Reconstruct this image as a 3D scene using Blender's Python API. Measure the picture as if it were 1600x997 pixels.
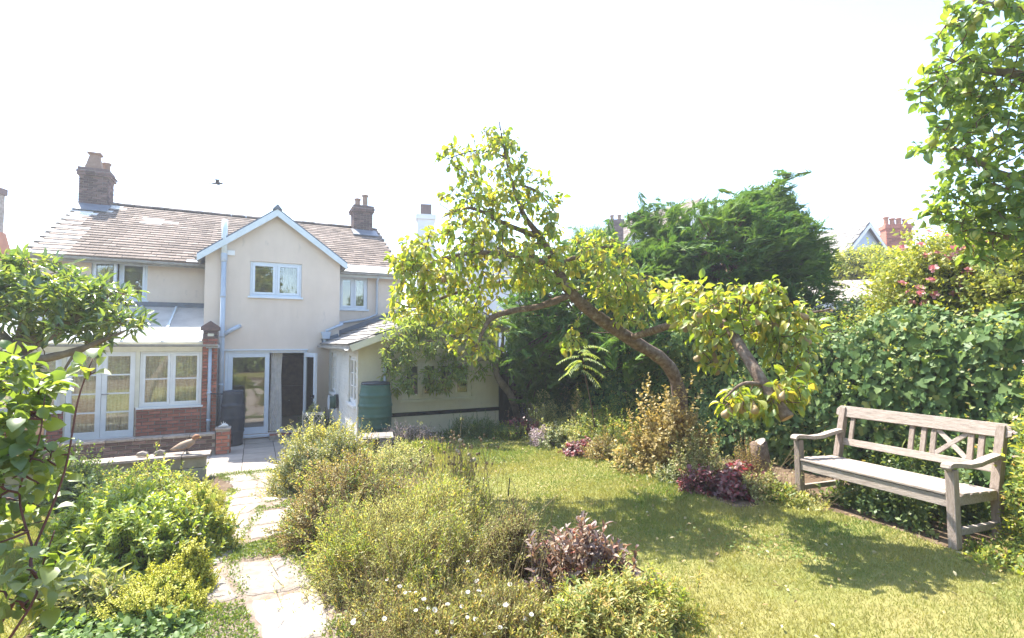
import bpy, math, random
import numpy as np
from mathutils import Vector, Matrix

random.seed(11)
rng = np.random.default_rng(11)
R = math.radians
scene = bpy.context.scene
col = scene.collection
for o in list(bpy.data.objects):
    bpy.data.objects.remove(o)

# ------------------------------------------------------------------ camera, sky, sun, exposure
CAMZ = 2.33
PITCH = math.atan(36.5 / 800)
cam = bpy.data.cameras.new('camera')
cam.sensor_width = 36.0
cam.lens = 18.0
cam.clip_start = 0.05
cam.clip_end = 3000
cam_o = bpy.data.objects.new('camera', cam)
col.objects.link(cam_o)
cam_o.location = (0, 0, CAMZ)
cam_o.rotation_euler = (math.pi / 2 + PITCH, 0, 0)
scene.camera = cam_o

SUN_EL, SUN_AZ = R(59), R(-47)          # azimuth measured from +Y, negative = to the left
world = bpy.data.worlds.new('World')
scene.world = world
world.use_nodes = True
wn = world.node_tree
sky = wn.nodes.new('ShaderNodeTexSky')
sky.sky_type = 'NISHITA'
sky.sun_disc = False
sky.sun_elevation = SUN_EL
sky.sun_rotation = SUN_AZ
sky.altitude = 50
sky.air_density = 1.0
sky.dust_density = 0.8
sky.ozone_density = 1.0
wn.links.new(sky.outputs[0], wn.nodes['Background'].inputs[0])
wn.nodes['Background'].inputs[1].default_value = 0.15

sl = bpy.data.lights.new('sun', 'SUN')
sl.energy = 4.0
sl.angle = R(0.5)
sl.color = (1.0, 0.95, 0.86)
so = bpy.data.objects.new('sun', sl)
col.objects.link(so)
sun_dir = Vector((math.sin(SUN_AZ) * math.cos(SUN_EL), math.cos(SUN_AZ) * math.cos(SUN_EL), math.sin(SUN_EL)))
so.rotation_euler = sun_dir.to_track_quat('Z', 'Y').to_euler()
so.location = sun_dir * 40

scene.view_settings.view_transform = 'Standard'
scene.view_settings.look = 'None'
scene.view_settings.gamma = 1.0
scene.view_settings.exposure = 1.98
try:
    scene.view_settings.use_curve_mapping = False
except Exception:
    pass

# ------------------------------------------------------------------ frames
HO = np.array([-6.63, 12.33])
HU = np.array([0.894427, 0.447214])
HV = np.array([-0.447214, 0.894427])
HROT = math.atan2(0.447214, 0.894427)


def h2w(u, v):
    return HO[0] + HU[0] * u + HV[0] * v, HO[1] + HU[1] * u + HV[1] * v


def w2h(x, y):
    return (x - HO[0]) * HU[0] + (y - HO[1]) * HU[1], (x - HO[0]) * HV[0] + (y - HO[1]) * HV[1]


def at(px, py, Y):
    """real-world point seen at photo pixel (px,py) standing Y metres in front"""
    xc = (px - 800) / 800
    yc = (498.5 - py) / 800
    dy = math.cos(PITCH) - yc * math.sin(PITCH)
    dz = math.sin(PITCH) + yc * math.cos(PITCH)
    t = Y / dy
    return Vector((xc * t, Y, CAMZ + dz * t))


def sstep(a, b, x):
    t = np.clip((np.asarray(x, float) - a) / (b - a), 0, 1)
    return t * t * (3 - 2 * t)


def terrain(x, y):
    x = np.asarray(x, float)
    y = np.asarray(y, float)
    u, v = w2h(x, y)
    zl = 0.57 + 0.035 * np.clip(x, 0, 4)
    zs = 0.55 * sstep(-3.4, -9.8, v) if False else 0.55 * (1 - sstep(-9.8, -3.7, v))
    w = sstep(1.2, 2.4, u)
    z = zs * (1 - w) + zl * w
    wl = sstep(-3.0, -7.0, u) if False else 1 - sstep(-6.5, -3.2, u)
    z = z * (1 - wl) + np.maximum(z, 0.5) * wl
    z = z + 0.012 * np.sin(x * 2.1 + y * 1.3) * np.cos(y * 1.7 - x * 0.6)
    inpatio = (v > -3.55) & (u < 2.06) & (u > -7.2)
    z = np.where(inpatio, -0.10, z)
    z = np.where((v > 0.3), -0.02, z) if False else z
    return z


def tz(x, y):
    return float(terrain(x, y))


def gp(px, py):
    """ground point under a photo pixel"""
    z = 0.5
    for _ in range(12):
        xc = (px - 800) / 800
        yc = (498.5 - py) / 800
        dy = math.cos(PITCH) - yc * math.sin(PITCH)
        dz = math.sin(PITCH) + yc * math.cos(PITCH)
        t = (z - CAMZ) / dz
        x, y = xc * t, dy * t
        z = 0.5 * z + 0.5 * max(tz(x, y), 0.0)
    return x, y, z


# ------------------------------------------------------------------ mesh helpers
BASE = {}


def tag(o, label=None, cat=None, group=None, kind=None):
    if label: o['label'] = label
    if cat: o['category'] = cat
    if group: o['group'] = group
    if kind: o['kind'] = kind
    return o


def empty(name, loc, rz=0.0, label=None, cat=None, group=None):
    o = bpy.data.objects.new(name, None)
    col.objects.link(o)
    o.empty_display_size = 0.2
    o.location = loc
    o.rotation_euler = (0, 0, rz)
    return tag(o, label, cat, group)


def link(name, me, parent=None, loc=None):
    o = bpy.data.objects.new(name, me)
    col.objects.link(o)
    if parent is not None:
        o.parent = parent
    if loc is not None:
        o.location = loc
    return o


class MB:
    def __init__(s):
        s.v = []
        s.f = []

    def add(s, vs, fs):
        n = len(s.v)
        s.v += [tuple(p) for p in vs]
        s.f += [tuple(i + n for i in f) for f in fs]
        return s

    def box(s, x0, x1, y0, y1, z0, z1):
        return s.add([(x0, y0, z0), (x1, y0, z0), (x1, y1, z0), (x0, y1, z0), (x0, y0, z1), (x1, y0, z1), (x1, y1, z1), (x0, y1, z1)],
                     [(0, 3, 2, 1), (4, 5, 6, 7), (0, 1, 5, 4), (1, 2, 6, 5), (2, 3, 7, 6), (3, 0, 4, 7)])

    def prism(s, poly, ext):
        """poly: list of 3D points (planar), ext: vector"""
        n = len(poly)
        e = Vector(ext)
        a = [Vector(p) for p in poly]
        vs = a + [p + e for p in a]
        fs = [tuple(range(n))[::-1], tuple(range(n, 2 * n))]
        for i in range(n):
            j = (i + 1) % n
            fs.append((i, j, n + j, n + i))
        return s.add(vs, fs)

    def bar(s, a, b, w, h, up=(0, 0, 1)):
        a = Vector(a); b = Vector(b)
        d = (b - a).normalized()
        x = d.cross(Vector(up))
        if x.length < 1e-4: x = d.cross(Vector((1, 0, 0)))
        x.normalize()
        z = x.cross(d)
        c = [(-w / 2, -h / 2), (w / 2, -h / 2), (w / 2, h / 2), (-w / 2, h / 2)]
        poly = [a + x * p + z * q for p, q in c]
        return s.prism(poly, b - a)

    def tube(s, pts, radii, n=8, cap=True):
        pts = [Vector(p) for p in pts]
        if not hasattr(radii, '__len__'): radii = [radii] * len(pts)
        vs = []; fs = []
        prev = None
        for i, p in enumerate(pts):
            d = (pts[min(i + 1, len(pts) - 1)] - pts[max(i - 1, 0)]).normalized()
            if prev is None:
                x = d.orthogonal().normalized()
            else:
                x = (prev - d * prev.dot(d))
                if x.length < 1e-5: x = d.orthogonal()
                x.normalize()
            prev = x
            y = d.cross(x)
            for k in range(n):
                a = 2 * math.pi * k / n
                vs.append(p + (x * math.cos(a) + y * math.sin(a)) * radii[i])
        for i in range(len(pts) - 1):
            for k in range(n):
                k2 = (k + 1) % n
                fs.append((i * n + k, i * n + k2, (i + 1) * n + k2, (i + 1) * n + k))
        if cap:
            fs.append(tuple(range(n))[::-1])
            fs.append(tuple(range((len(pts) - 1) * n, len(pts) * n)))
        return s.add(vs, fs)

    def lathe(s, prof, cx=0, cy=0, n=20, z0=0):
        vs = []; fs = []
        for r, z in prof:
            for k in range(n):
                a = 2 * math.pi * k / n
                vs.append((cx + r * math.cos(a), cy + r * math.sin(a), z0 + z))
        m = len(prof)
        for i in range(m - 1):
            for k in range(n):
                k2 = (k + 1) % n
                fs.append((i * n + k, i * n + k2, (i + 1) * n + k2, (i + 1) * n + k))
        fs.append(tuple(range(n))[::-1])
        fs.append(tuple(range((m - 1) * n, m * n)))
        return s.add(vs, fs)

    def wall(s, a0, a1, z0, z1, d0, d1, holes, axis='u'):
        """flat wall with rectangular openings. axis 'u': a along x, depth along y; 'v': a along y, depth along x"""
        P = (lambda a, d, z: (a, d, z)) if axis == 'u' else (lambda a, d, z: (d, a, z))
        As = sorted({a0, a1, *[h[0] for h in holes], *[h[1] for h in holes]})
        Zs = sorted({z0, z1, *[h[2] for h in holes], *[h[3] for h in holes]})
        def hole(a, z):
            return any(h[0] < a < h[1] and h[2] < z < h[3] for h in holes)
        for i in range(len(As) - 1):
            for j in range(len(Zs) - 1):
                if hole((As[i] + As[i + 1]) / 2, (Zs[j] + Zs[j + 1]) / 2): continue
                for d in (d0, d1):
                    s.add([P(As[i], d, Zs[j]), P(As[i + 1], d, Zs[j]), P(As[i + 1], d, Zs[j + 1]), P(As[i], d, Zs[j + 1])], [(0, 1, 2, 3)])
        for h in [(a0, a1, z0, z1)] + list(holes):
            b0, b1, y0, y1 = h
            for (p, q) in (((b0, y0), (b1, y0)), ((b1, y0), (b1, y1)), ((b1, y1), (b0, y1)), ((b0, y1), (b0, y0))):
                s.add([P(p[0], d0, p[1]), P(q[0], d0, q[1]), P(q[0], d1, q[1]), P(p[0], d1, p[1])], [(0, 1, 2, 3)])
        return s

    def mesh(s, name, m=None, smooth=False, off=(0, 0, 0)):
        me = bpy.data.meshes.new(name)
        v = s.v
        if off != (0, 0, 0):
            v = [(p[0] - off[0], p[1] - off[1], p[2] - off[2]) for p in v]
        me.from_pydata(v, [], s.f)
        if m is not None: me.materials.append(m)
        if smooth:
            me.shade_smooth()
        me.update()
        return me

    def build(s, name, m, parent=None, smooth=False, off=None, bevel=0.0):
        if off is None:
            off = BASE.get(parent.name, (0, 0, 0)) if parent is not None else (0, 0, 0)
        o = link(name, s.mesh(name, m, smooth, off), parent)
        if parent is not None and parent.name in BASE:
            BASE[o.name] = BASE[parent.name]
        if bevel:
            b = o.modifiers.new('bevel', 'BEVEL')
            b.width = bevel
            b.segments = 2
            b.limit_method = 'ANGLE'
        return o


def np_mesh(name, V, F, m, smooth=False):
    """V (n,3), F (m,k) constant k"""
    me = bpy.data.meshes.new(name)
    V = np.ascontiguousarray(V, dtype=np.float32)
    F = np.ascontiguousarray(F, dtype=np.int32)
    k = F.shape[1]
    me.vertices.add(len(V))
    me.vertices.foreach_set('co', V.ravel())
    me.loops.add(F.size)
    me.loops.foreach_set('vertex_index', F.ravel())
    me.polygons.add(len(F))
    me.polygons.foreach_set('loop_start', np.arange(0, F.size, k, dtype=np.int32))
    me.polygons.foreach_set('loop_total', np.full(len(F), k, dtype=np.int32))
    if smooth:
        me.polygons.foreach_set('use_smooth', np.ones(len(F), dtype=bool))
    me.update(calc_edges=True)
    if m is not None: me.materials.append(m)
    return me


# ------------------------------------------------------------------ materials
def nt(name):
    m = bpy.data.materials.new(name)
    m.use_nodes = True
    t = m.node_tree
    for n in list(t.nodes): t.nodes.remove(n)
    out = t.nodes.new('ShaderNodeOutputMaterial')
    return m, t, out


def ramp(t, fac, stops):
    r = t.nodes.new('ShaderNodeValToRGB')
    el = r.color_ramp.elements
    while len(el) < len(stops): el.new(0.5)
    for e, (p, c) in zip(el, stops):
        e.position = p
        e.color = (*c, 1)
    t.links.new(fac, r.inputs[0])
    return r.outputs[0]


def noise(t, scale, detail=4, rough=0.6, coord='Object', vec=None, stretch=None):
    n = t.nodes.new('ShaderNodeTexNoise')
    n.inputs['Scale'].default_value = scale
    n.inputs['Detail'].default_value = detail
    n.inputs['Roughness'].default_value = rough
    if vec is None:
        if coord == 'World':
            g = t.nodes.new('ShaderNodeNewGeometry')
            vec = g.outputs['Position']
        else:
            tc = t.nodes.new('ShaderNodeTexCoord')
            vec = tc.outputs[coord]
    if stretch:
        mp = t.nodes.new('ShaderNodeMapping')
        mp.inputs['Scale'].default_value = stretch
        t.links.new(vec, mp.inputs['Vector'])
        vec = mp.outputs[0]
    t.links.new(vec, n.inputs['Vector'])
    return n.outputs['Fac']


def mixc(t, fac, a, b, mode='MIX'):
    m = t.nodes.new('ShaderNodeMix')
    m.data_type = 'RGBA'
    m.blend_type = mode
    for inp, val in ((0, fac), (6, a), (7, b)):
        if isinstance(val, (int, float)): m.inputs[inp].default_value = val
        elif isinstance(val, tuple): m.inputs[inp].default_value = (*val, 1)
        else: t.links.new(val, m.inputs[inp])
    return m.outputs[2]


def pmat(name, c1, c2=None, scale=3.0, rough=0.8, spec=0.3, bump=0.0, bscale=40.0, c3=None, rnd=0.0, metal=0.0, stretch=None, coord='Object', stain=None, streak=0):
    m, t, out = nt(name)
    b = t.nodes.new('ShaderNodeBsdfPrincipled')
    c2 = c2 or tuple(x * 0.8 for x in c1)
    stops = [(0.3, c2), (0.62, c1)] if c3 is None else [(0.25, c2), (0.5, c1), (0.75, c3)]
    c = ramp(t, noise(t, scale, 5, 0.65, coord, stretch=stretch), stops)
    if stain:
        f = ramp(t, noise(t, stain[1], 4, 0.7, coord, stretch=stain[3] if len(stain) > 3 else None), [(stain[2], (0, 0, 0)), (min(stain[2] + 0.2, 1), (1, 1, 1))])
        c = mixc(t, f, c, stain[0])
    if streak:   # rain streaks running down
        g2 = ramp(t, noise(t, 1.0, 4, 0.7, coord, stretch=(3.2, 3.2, .35)), [(0.30, (1 - streak,) * 3), (0.6, (1, 1, 1))])
        c = mixc(t, 1.0, c, g2, 'MULTIPLY')
    if rnd:
        oi = t.nodes.new('ShaderNodeObjectInfo')
        gi = t.nodes.new('ShaderNodeNewGeometry')
        ad = t.nodes.new('ShaderNodeMath'); ad.operation = 'ADD'
        t.links.new(oi.outputs['Random'], ad.inputs[0]); t.links.new(gi.outputs['Random Per Island'], ad.inputs[1])
        fr = t.nodes.new('ShaderNodeMath'); fr.operation = 'FRACT'
        t.links.new(ad.outputs[0], fr.inputs[0])
        g = ramp(t, fr.outputs[0], [(0, (1 - rnd,) * 3), (1, (1 + rnd,) * 3)])
        c = mixc(t, 1.0, c, g, 'MULTIPLY')
    t.links.new(c, b.inputs['Base Color'])
    b.inputs['Roughness'].default_value = rough
    b.inputs['Specular IOR Level'].default_value = spec
    b.inputs['Metallic'].default_value = metal
    if bump:
        bn = t.nodes.new('ShaderNodeBump')
        bn.inputs['Strength'].default_value = bump
        bn.inputs['Distance'].default_value = 0.01
        t.links.new(noise(t, bscale, 6, 0.7, coord, stretch=stretch), bn.inputs['Height'])
        t.links.new(bn.outputs[0], b.inputs['Normal'])
    t.links.new(b.outputs[0], out.inputs[0])
    return m


def leaf_mat(name, stops, transl=0.4, tcol=None, rough=0.5, gloss=0.02, patch=None):
    """leaf: diffuse + light shining through + a little sheen; colour differs per leaf"""
    m, t, out = nt(name)
    oi = t.nodes.new('ShaderNodeObjectInfo')
    gi = t.nodes.new('ShaderNodeNewGeometry')
    ad = t.nodes.new('ShaderNodeMath'); ad.operation = 'ADD'
    t.links.new(oi.outputs['Random'], ad.inputs[0]); t.links.new(gi.outputs['Random Per Island'], ad.inputs[1])
    fr = t.nodes.new('ShaderNodeMath'); fr.operation = 'FRACT'
    t.links.new(ad.outputs[0], fr.inputs[0])
    c = ramp(t, fr.outputs[0], stops)
    if patch:
        f = ramp(t, noise(t, patch[1], 3, 0.6, 'World'), [(0.4, (0, 0, 0)), (0.62, (1, 1, 1))])
        c = mixc(t, mixc(t, 0.75, (0.0, 0.0, 0.0), f), c, patch[0])
    d = t.nodes.new('ShaderNodeBsdfDiffuse')
    t.links.new(c, d.inputs[0])
    tr = t.nodes.new('ShaderNodeBsdfTranslucent')
    tc = mixc(t, 1.0, c, tcol or (1.9, 1.7, 0.7), 'MULTIPLY')
    t.links.new(tc, tr.inputs[0])
    mx = t.nodes.new('ShaderNodeMixShader')
    mx.inputs[0].default_value = transl
    t.links.new(d.outputs[0], mx.inputs[1]); t.links.new(tr.outputs[0], mx.inputs[2])
    g = t.nodes.new('ShaderNodeBsdfGlossy')
    g.inputs['Roughness'].default_value = rough
    g.inputs[0].default_value = (1, 1, 1, 1)
    mx2 = t.nodes.new('ShaderNodeMixShader')
    fz = t.nodes.new('ShaderNodeLayerWeight')
    fz.inputs[0].default_value = 0.35
    mu = t.nodes.new('ShaderNodeMath'); mu.operation = 'MULTIPLY_ADD'
    t.links.new(fz.outputs['Facing'], mu.inputs[0]); mu.inputs[1].default_value = gloss * 1.5; mu.inputs[2].default_value = gloss
    t.links.new(mu.outputs[0], mx2.inputs[0])
    t.links.new(mx.outputs[0], mx2.inputs[1]); t.links.new(g.outputs[0], mx2.inputs[2])
    t.links.new(mx2.outputs[0], out.inputs[0])
    return m


def glass_mat(name, tint=(0.75, 0.8, 0.78), refl=0.12):
    m, t, out = nt(name)
    tr = t.nodes.new('ShaderNodeBsdfTransparent')
    tr.inputs[0].default_value = (*tint, 1)
    g = t.nodes.new('ShaderNodeBsdfGlossy')
    g.inputs['Roughness'].default_value = 0.015
    bn = t.nodes.new('ShaderNodeBump')
    bn.inputs['Strength'].default_value = 0.05
    bn.inputs['Distance'].default_value = 0.02
    t.links.new(noise(t, 1.6, 1, 0.4), bn.inputs['Height'])
    t.links.new(bn.outputs[0], g.inputs['Normal'])
    fz = t.nodes.new('ShaderNodeFresnel')
    fz.inputs[0].default_value = 1.5
    mu = t.nodes.new('ShaderNodeMath'); mu.operation = 'MULTIPLY_ADD'
    mu.use_clamp = True
    t.links.new(fz.outputs[0], mu.inputs[0]); mu.inputs[1].default_value = 1.8; mu.inputs[2].default_value = refl
    mx = t.nodes.new('ShaderNodeMixShader')
    t.links.new(mu.outputs[0], mx.inputs[0]); t.links.new(tr.outputs[0], mx.inputs[1]); t.links.new(g.outputs[0], mx.inputs[2])
    t.links.new(mx.outputs[0], out.inputs[0])
    return m


def thin_mat(name, c, transl=0.5, scale=8, c2=None, stretch=None):
    """cloth or plastic sheet that lets light through"""
    m, t, out = nt(name)
    cc = ramp(t, noise(t, scale, 3, 0.6, stretch=stretch), [(0.35, c2 or tuple(x * 0.85 for x in c)), (0.6, c)])
    d = t.nodes.new('ShaderNodeBsdfDiffuse'); t.links.new(cc, d.inputs[0])
    tr = t.nodes.new('ShaderNodeBsdfTranslucent'); t.links.new(cc, tr.inputs[0])
    mx = t.nodes.new('ShaderNodeMixShader'); mx.inputs[0].default_value = transl
    t.links.new(d.outputs[0], mx.inputs[1]); t.links.new(tr.outputs[0], mx.inputs[2])
    t.links.new(mx.outputs[0], out.inputs[0])
    return m


M = {}
M['stucco'] = pmat('stucco', (0.70, 0.59, 0.49), (0.64, 0.535, 0.44), 1.3, 0.9, 0.15, 0.35, 55, stain=((0.45, 0.39, 0.34), 2.6, 0.62, (1.6, 1.6, .7)), streak=.05)
M['white_brick'] = pmat('white_painted_brick', (0.66, 0.65, 0.60), (0.58, 0.57, 0.52), 2.0, 0.85, 0.2, 0.4, 30, stain=((0.45, 0.43, 0.38), 3, 0.62), streak=.06)
M['cream_wall'] = pmat('cream_painted_wall', (0.70, 0.64, 0.50), (0.64, 0.58, 0.44), 2.0, 0.85, 0.2, 0.4, 30, stain=((0.44, 0.40, 0.31), 3, 0.62), streak=.06)
M['frame'] = pmat('window_frame_paint', (0.66, 0.71, 0.77), (0.60, 0.66, 0.72), 5, 0.45, 0.4)
M['frame_white'] = pmat('white_frame_paint', (0.78, 0.78, 0.76), (0.72, 0.72, 0.70), 5, 0.45, 0.4)
M['frame_cream'] = pmat('cream_frame_paint', (0.70, 0.66, 0.52), (0.62, 0.58, 0.45), 5, 0.5, 0.4)
M['barge'] = pmat('bargeboard_paint', (0.66, 0.72, 0.74), (0.56, 0.62, 0.64), 4, 0.55, 0.3)
M['pipe'] = pmat('grey_pipe_plastic', (0.46, 0.51, 0.57), (0.40, 0.45, 0.51), 6, 0.45, 0.4)
M['gutter'] = pmat('old_gutter', (0.34, 0.34, 0.32), (0.22, 0.21, 0.19), 6, 0.6, 0.3)
M['tile'] = pmat('clay_roof_tile', (0.20, 0.155, 0.125), (0.125, 0.10, 0.085), 5, 0.9, 0.15, 0.5, 30, c3=(0.26, 0.215, 0.18), rnd=0.32, coord='Object')
M['tile_pale'] = pmat('glare_pale_tile', (0.78, 0.75, 0.70), (0.66, 0.62, 0.56), 8, 0.8, 0.3, 0.3, 30, rnd=0.1)  # sun glare on the roof painted in as pale tile colour
M['slate'] = pmat('roof_slate', (0.24, 0.215, 0.19), (0.16, 0.145, 0.13), 6, 0.6, 0.4, 0.3, 25, c3=(0.31, 0.28, 0.245), rnd=0.22)
M['lead'] = pmat('lead_flashing', (0.15, 0.17, 0.20), (0.11, 0.12, 0.14), 5, 0.5, 0.5)
M['brick'] = pmat('red_brick', (0.36, 0.13, 0.085), (0.25, 0.085, 0.06), 14, 0.9, 0.15, 0.5, 60, c3=(0.44, 0.20, 0.14), rnd=0.35)
M['brick_dark'] = pmat('sooty_brick', (0.14, 0.095, 0.085), (0.09, 0.07, 0.068), 14, 0.9, 0.15, 0.5, 60, c3=(0.20, 0.12, 0.10), rnd=0.4)
M['mortar'] = pmat('mortar', (0.34, 0.31, 0.27), (0.25, 0.22, 0.19), 12, 0.95, 0.1, 0.4, 80)
M['pot'] = pmat('chimney_pot_clay', (0.30, 0.20, 0.14), (0.22, 0.14, 0.10), 8, 0.85, 0.2)
M['pot_red'] = pmat('red_chimney_pot_clay', (0.42, 0.20, 0.12), (0.32, 0.14, 0.09), 8, 0.85, 0.2)
M['glass'] = glass_mat('window_glass', (0.93, 0.95, 0.94), 0.06)
M['room'] = pmat('room_plaster', (0.66, 0.60, 0.52), (0.60, 0.54, 0.46), 1.5, 0.9, 0.1)
M['room_dark'] = pmat('dim_room_plaster', (0.16, 0.14, 0.12), (0.12, 0.10, 0.09), 1.5, 0.9, 0.1)  # darkness of the unlit wing room put into the plaster colour
M['wood_dark'] = pmat('dark_wood', (0.17, 0.11, 0.07), (0.11, 0.07, 0.045), 6, 0.5, 0.4, stretch=(1, 8, 1))
M['curtain'] = thin_mat('curtain_cloth', (0.92, 0.88, 0.83), 0.25)
M['net'] = thin_mat('net_curtain', (0.93, 0.86, 0.68), 0.3, 14, (0.74, 0.62, 0.42), (1, 1, 3))
M['poly'] = thin_mat('polycarbonate_sheet', (0.92, 0.93, 0.92), 0.7, 2)
M['slab'] = pmat('paving_slab', (0.42, 0.36, 0.30), (0.33, 0.29, 0.25), 4, 0.85, 0.25, 0.3, 60, rnd=0.15, stain=((0.22, 0.20, 0.17), 5, 0.68))
M['joint'] = pmat('slab_bed', (0.12, 0.10, 0.08), (0.08, 0.07, 0.055), 9, 0.95, 0.1)
M['stone'] = pmat('pale_stone', (0.32, 0.27, 0.225), (0.19, 0.15, 0.12), 10, 0.9, 0.2, 1.0, 45, c3=(0.46, 0.41, 0.36), rnd=0.15, stain=((0.15, 0.11, 0.085), 14, 0.6))
M['stone_grey'] = pmat('grey_green_stone', (0.36, 0.35, 0.28), (0.25, 0.26, 0.19), 5, 0.9, 0.2, 0.6, 40)
M['soil'] = pmat('garden_soil', (0.13, 0.09, 0.06), (0.08, 0.055, 0.04), 6, 0.95, 0.1, 0.9, 30, c3=(0.20, 0.15, 0.10), coord='Object', stain=((0.26, 0.21, 0.14), 25, 0.66))
M['lawn'] = pmat('dry_lawn', (0.22, 0.21, 0.07), (0.13, 0.17, 0.045), 1.1, 0.95, 0.1, 0.8, 60, c3=(0.30, 0.25, 0.11), coord='Object')
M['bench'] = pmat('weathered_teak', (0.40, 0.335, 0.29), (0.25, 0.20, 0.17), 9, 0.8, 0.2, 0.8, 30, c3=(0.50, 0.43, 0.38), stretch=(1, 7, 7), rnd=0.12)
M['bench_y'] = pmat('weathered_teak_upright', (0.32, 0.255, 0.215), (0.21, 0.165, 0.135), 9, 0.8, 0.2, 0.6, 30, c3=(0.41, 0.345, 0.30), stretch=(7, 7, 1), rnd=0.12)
M['bark'] = pmat('pear_bark', (0.19, 0.135, 0.10), (0.065, 0.045, 0.035), 18, 0.95, 0.1, 1.0, 40, c3=(0.29, 0.235, 0.18), coord='Object', stain=((0.40, 0.39, 0.32), 9, 0.60))
M['bark_grey'] = pmat('grey_bark', (0.21, 0.17, 0.13), (0.12, 0.095, 0.075), 9, 0.95, 0.1, 0.9, 20, c3=(0.30, 0.26, 0.21))
M['cut_wood'] = pmat('sawn_wood', (0.48, 0.30, 0.16), (0.36, 0.21, 0.11), 20, 0.85, 0.1)
M['twig'] = pmat('twig_bark', (0.17, 0.11, 0.07), (0.10, 0.065, 0.045), 10, 0.9, 0.1)
M['twig_red'] = pmat('reddish_twig', (0.16, 0.07, 0.06), (0.09, 0.045, 0.04), 10, 0.7, 0.2)
M['stem_green'] = pmat('green_stem', (0.14, 0.16, 0.05), (0.10, 0.12, 0.04), 10, 0.8, 0.2)
M['stem_dry'] = pmat('dry_stem', (0.32, 0.24, 0.13), (0.22, 0.16, 0.09), 10, 0.9, 0.1)
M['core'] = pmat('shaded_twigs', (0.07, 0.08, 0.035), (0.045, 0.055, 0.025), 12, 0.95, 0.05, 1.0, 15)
M['black_plastic'] = pmat('black_plastic', (0.035, 0.042, 0.055), (0.025, 0.03, 0.04), 4, 0.45, 0.4)
M['green_plastic'] = pmat('green_plastic', (0.055, 0.125, 0.10), (0.045, 0.105, 0.08), 4, 0.5, 0.35, stain=((0.13, 0.17, 0.13), 6, 0.62))
M['white_stone'] = pmat('white_stone', (0.75, 0.74, 0.72), (0.62, 0.61, 0.58), 12, 0.7, 0.3)
M['iron_white'] = pmat('white_ironwork', (0.70, 0.66, 0.58), (0.58, 0.52, 0.44), 12, 0.6, 0.3)
M['terracotta'] = pmat('terracotta', (0.42, 0.20, 0.12), (0.34, 0.16, 0.09), 8, 0.85, 0.2)
M['canvas_tan'] = thin_mat('tan_canvas', (0.62, 0.40, 0.24), 0.25)
M['metal_grey'] = pmat('grey_metal_tube', (0.30, 0.29, 0.27), (0.22, 0.21, 0.20), 8, 0.45, 0.5, metal=0.3)
M['duck_body'] = pmat('duck_brown', (0.38, 0.27, 0.18), (0.26, 0.18, 0.12), 12, 0.7, 0.3)
M['duck_head'] = pmat('duck_rust', (0.36, 0.17, 0.08), (0.26, 0.12, 0.06), 12, 0.7, 0.3)
M['black'] = pmat('near_black', (0.02, 0.02, 0.022), (0.014, 0.014, 0.016), 6, 0.6, 0.3)
M['render_white'] = pmat('white_render', (0.76, 0.76, 0.75), (0.68, 0.68, 0.67), 1.5, 0.9, 0.1)
M['render_blue'] = pmat('pale_blue_render', (0.50, 0.59, 0.70), (0.45, 0.54, 0.65), 1.5, 0.9, 0.1)
M['render_orange'] = pmat('orange_tile_wall', (0.52, 0.23, 0.13), (0.42, 0.17, 0.10), 3, 0.9, 0.1)
M['felt'] = pmat('roofing_felt', (0.42, 0.36, 0.30), (0.36, 0.30, 0.25), 2, 0.95, 0.1, 0.3, 40)
M['fence'] = pmat('dark_fence_wood', (0.085, 0.075, 0.07), (0.055, 0.05, 0.045), 5, 0.85, 0.15, stretch=(6, 6, 1))
# ------------------------------------------------------------------ ground, lawn, patio, path
def axis_pts(lo, hi, step, far):
    core = list(np.arange(lo, hi + 1e-6, step))
    g = step; a = lo; left = []
    while a > -far:
        g *= 1.6; a -= g; left.append(a)
    g = step; a = hi; right = []
    while a < far:
        g *= 1.6; a += g; right.append(a)
    return np.array(left[::-1] + core + right)


def grid_mesh(name, us, vs, dz, mask, m):
    Ug, Vg = np.meshgrid(us, vs, indexing='ij')
    X = HO[0] + HU[0] * Ug + HV[0] * Vg
    Y = HO[1] + HU[1] * Ug + HV[1] * Vg
    Z = terrain(X, Y) + dz
    n, k = Ug.shape
    idx = np.arange(n * k).reshape(n, k)
    F = np.stack([idx[:-1, :-1], idx[1:, :-1], idx[1:, 1:], idx[:-1, 1:]], -1).reshape(-1, 4)
    V = np.stack([X, Y, Z], -1).reshape(-1, 3)
    if mask is not None:
        c = V[F].mean(1)
        F = F[mask(c[:, 0], c[:, 1])]
        used = np.unique(F)
        rm = np.zeros(len(V), int); rm[used] = np.arange(len(used))
        V = V[used]; F = rm[F]
    return np_mesh(name, V, F, m, True)


def in_poly(poly):
    P = np.array(poly)
    def f(x, y):
        x = np.asarray(x); y = np.asarray(y)
        r = np.zeros(x.shape, bool)
        j = len(P) - 1
        for i in range(len(P)):
            xi, yi = P[i]; xj, yj = P[j]
            if abs(yj - yi) > 1e-9:
                r ^= ((yi > y) != (yj > y)) & (x < (xj - xi) * (y - yi) / (yj - yi) + xi)
            j = i
        return r
    return f


ground = link('ground', grid_mesh('ground', axis_pts(-9, 9, 0.12, 900), axis_pts(-16, 3, 0.12, 900), 0, None, M['soil']))
tag(ground, kind='structure')

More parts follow.
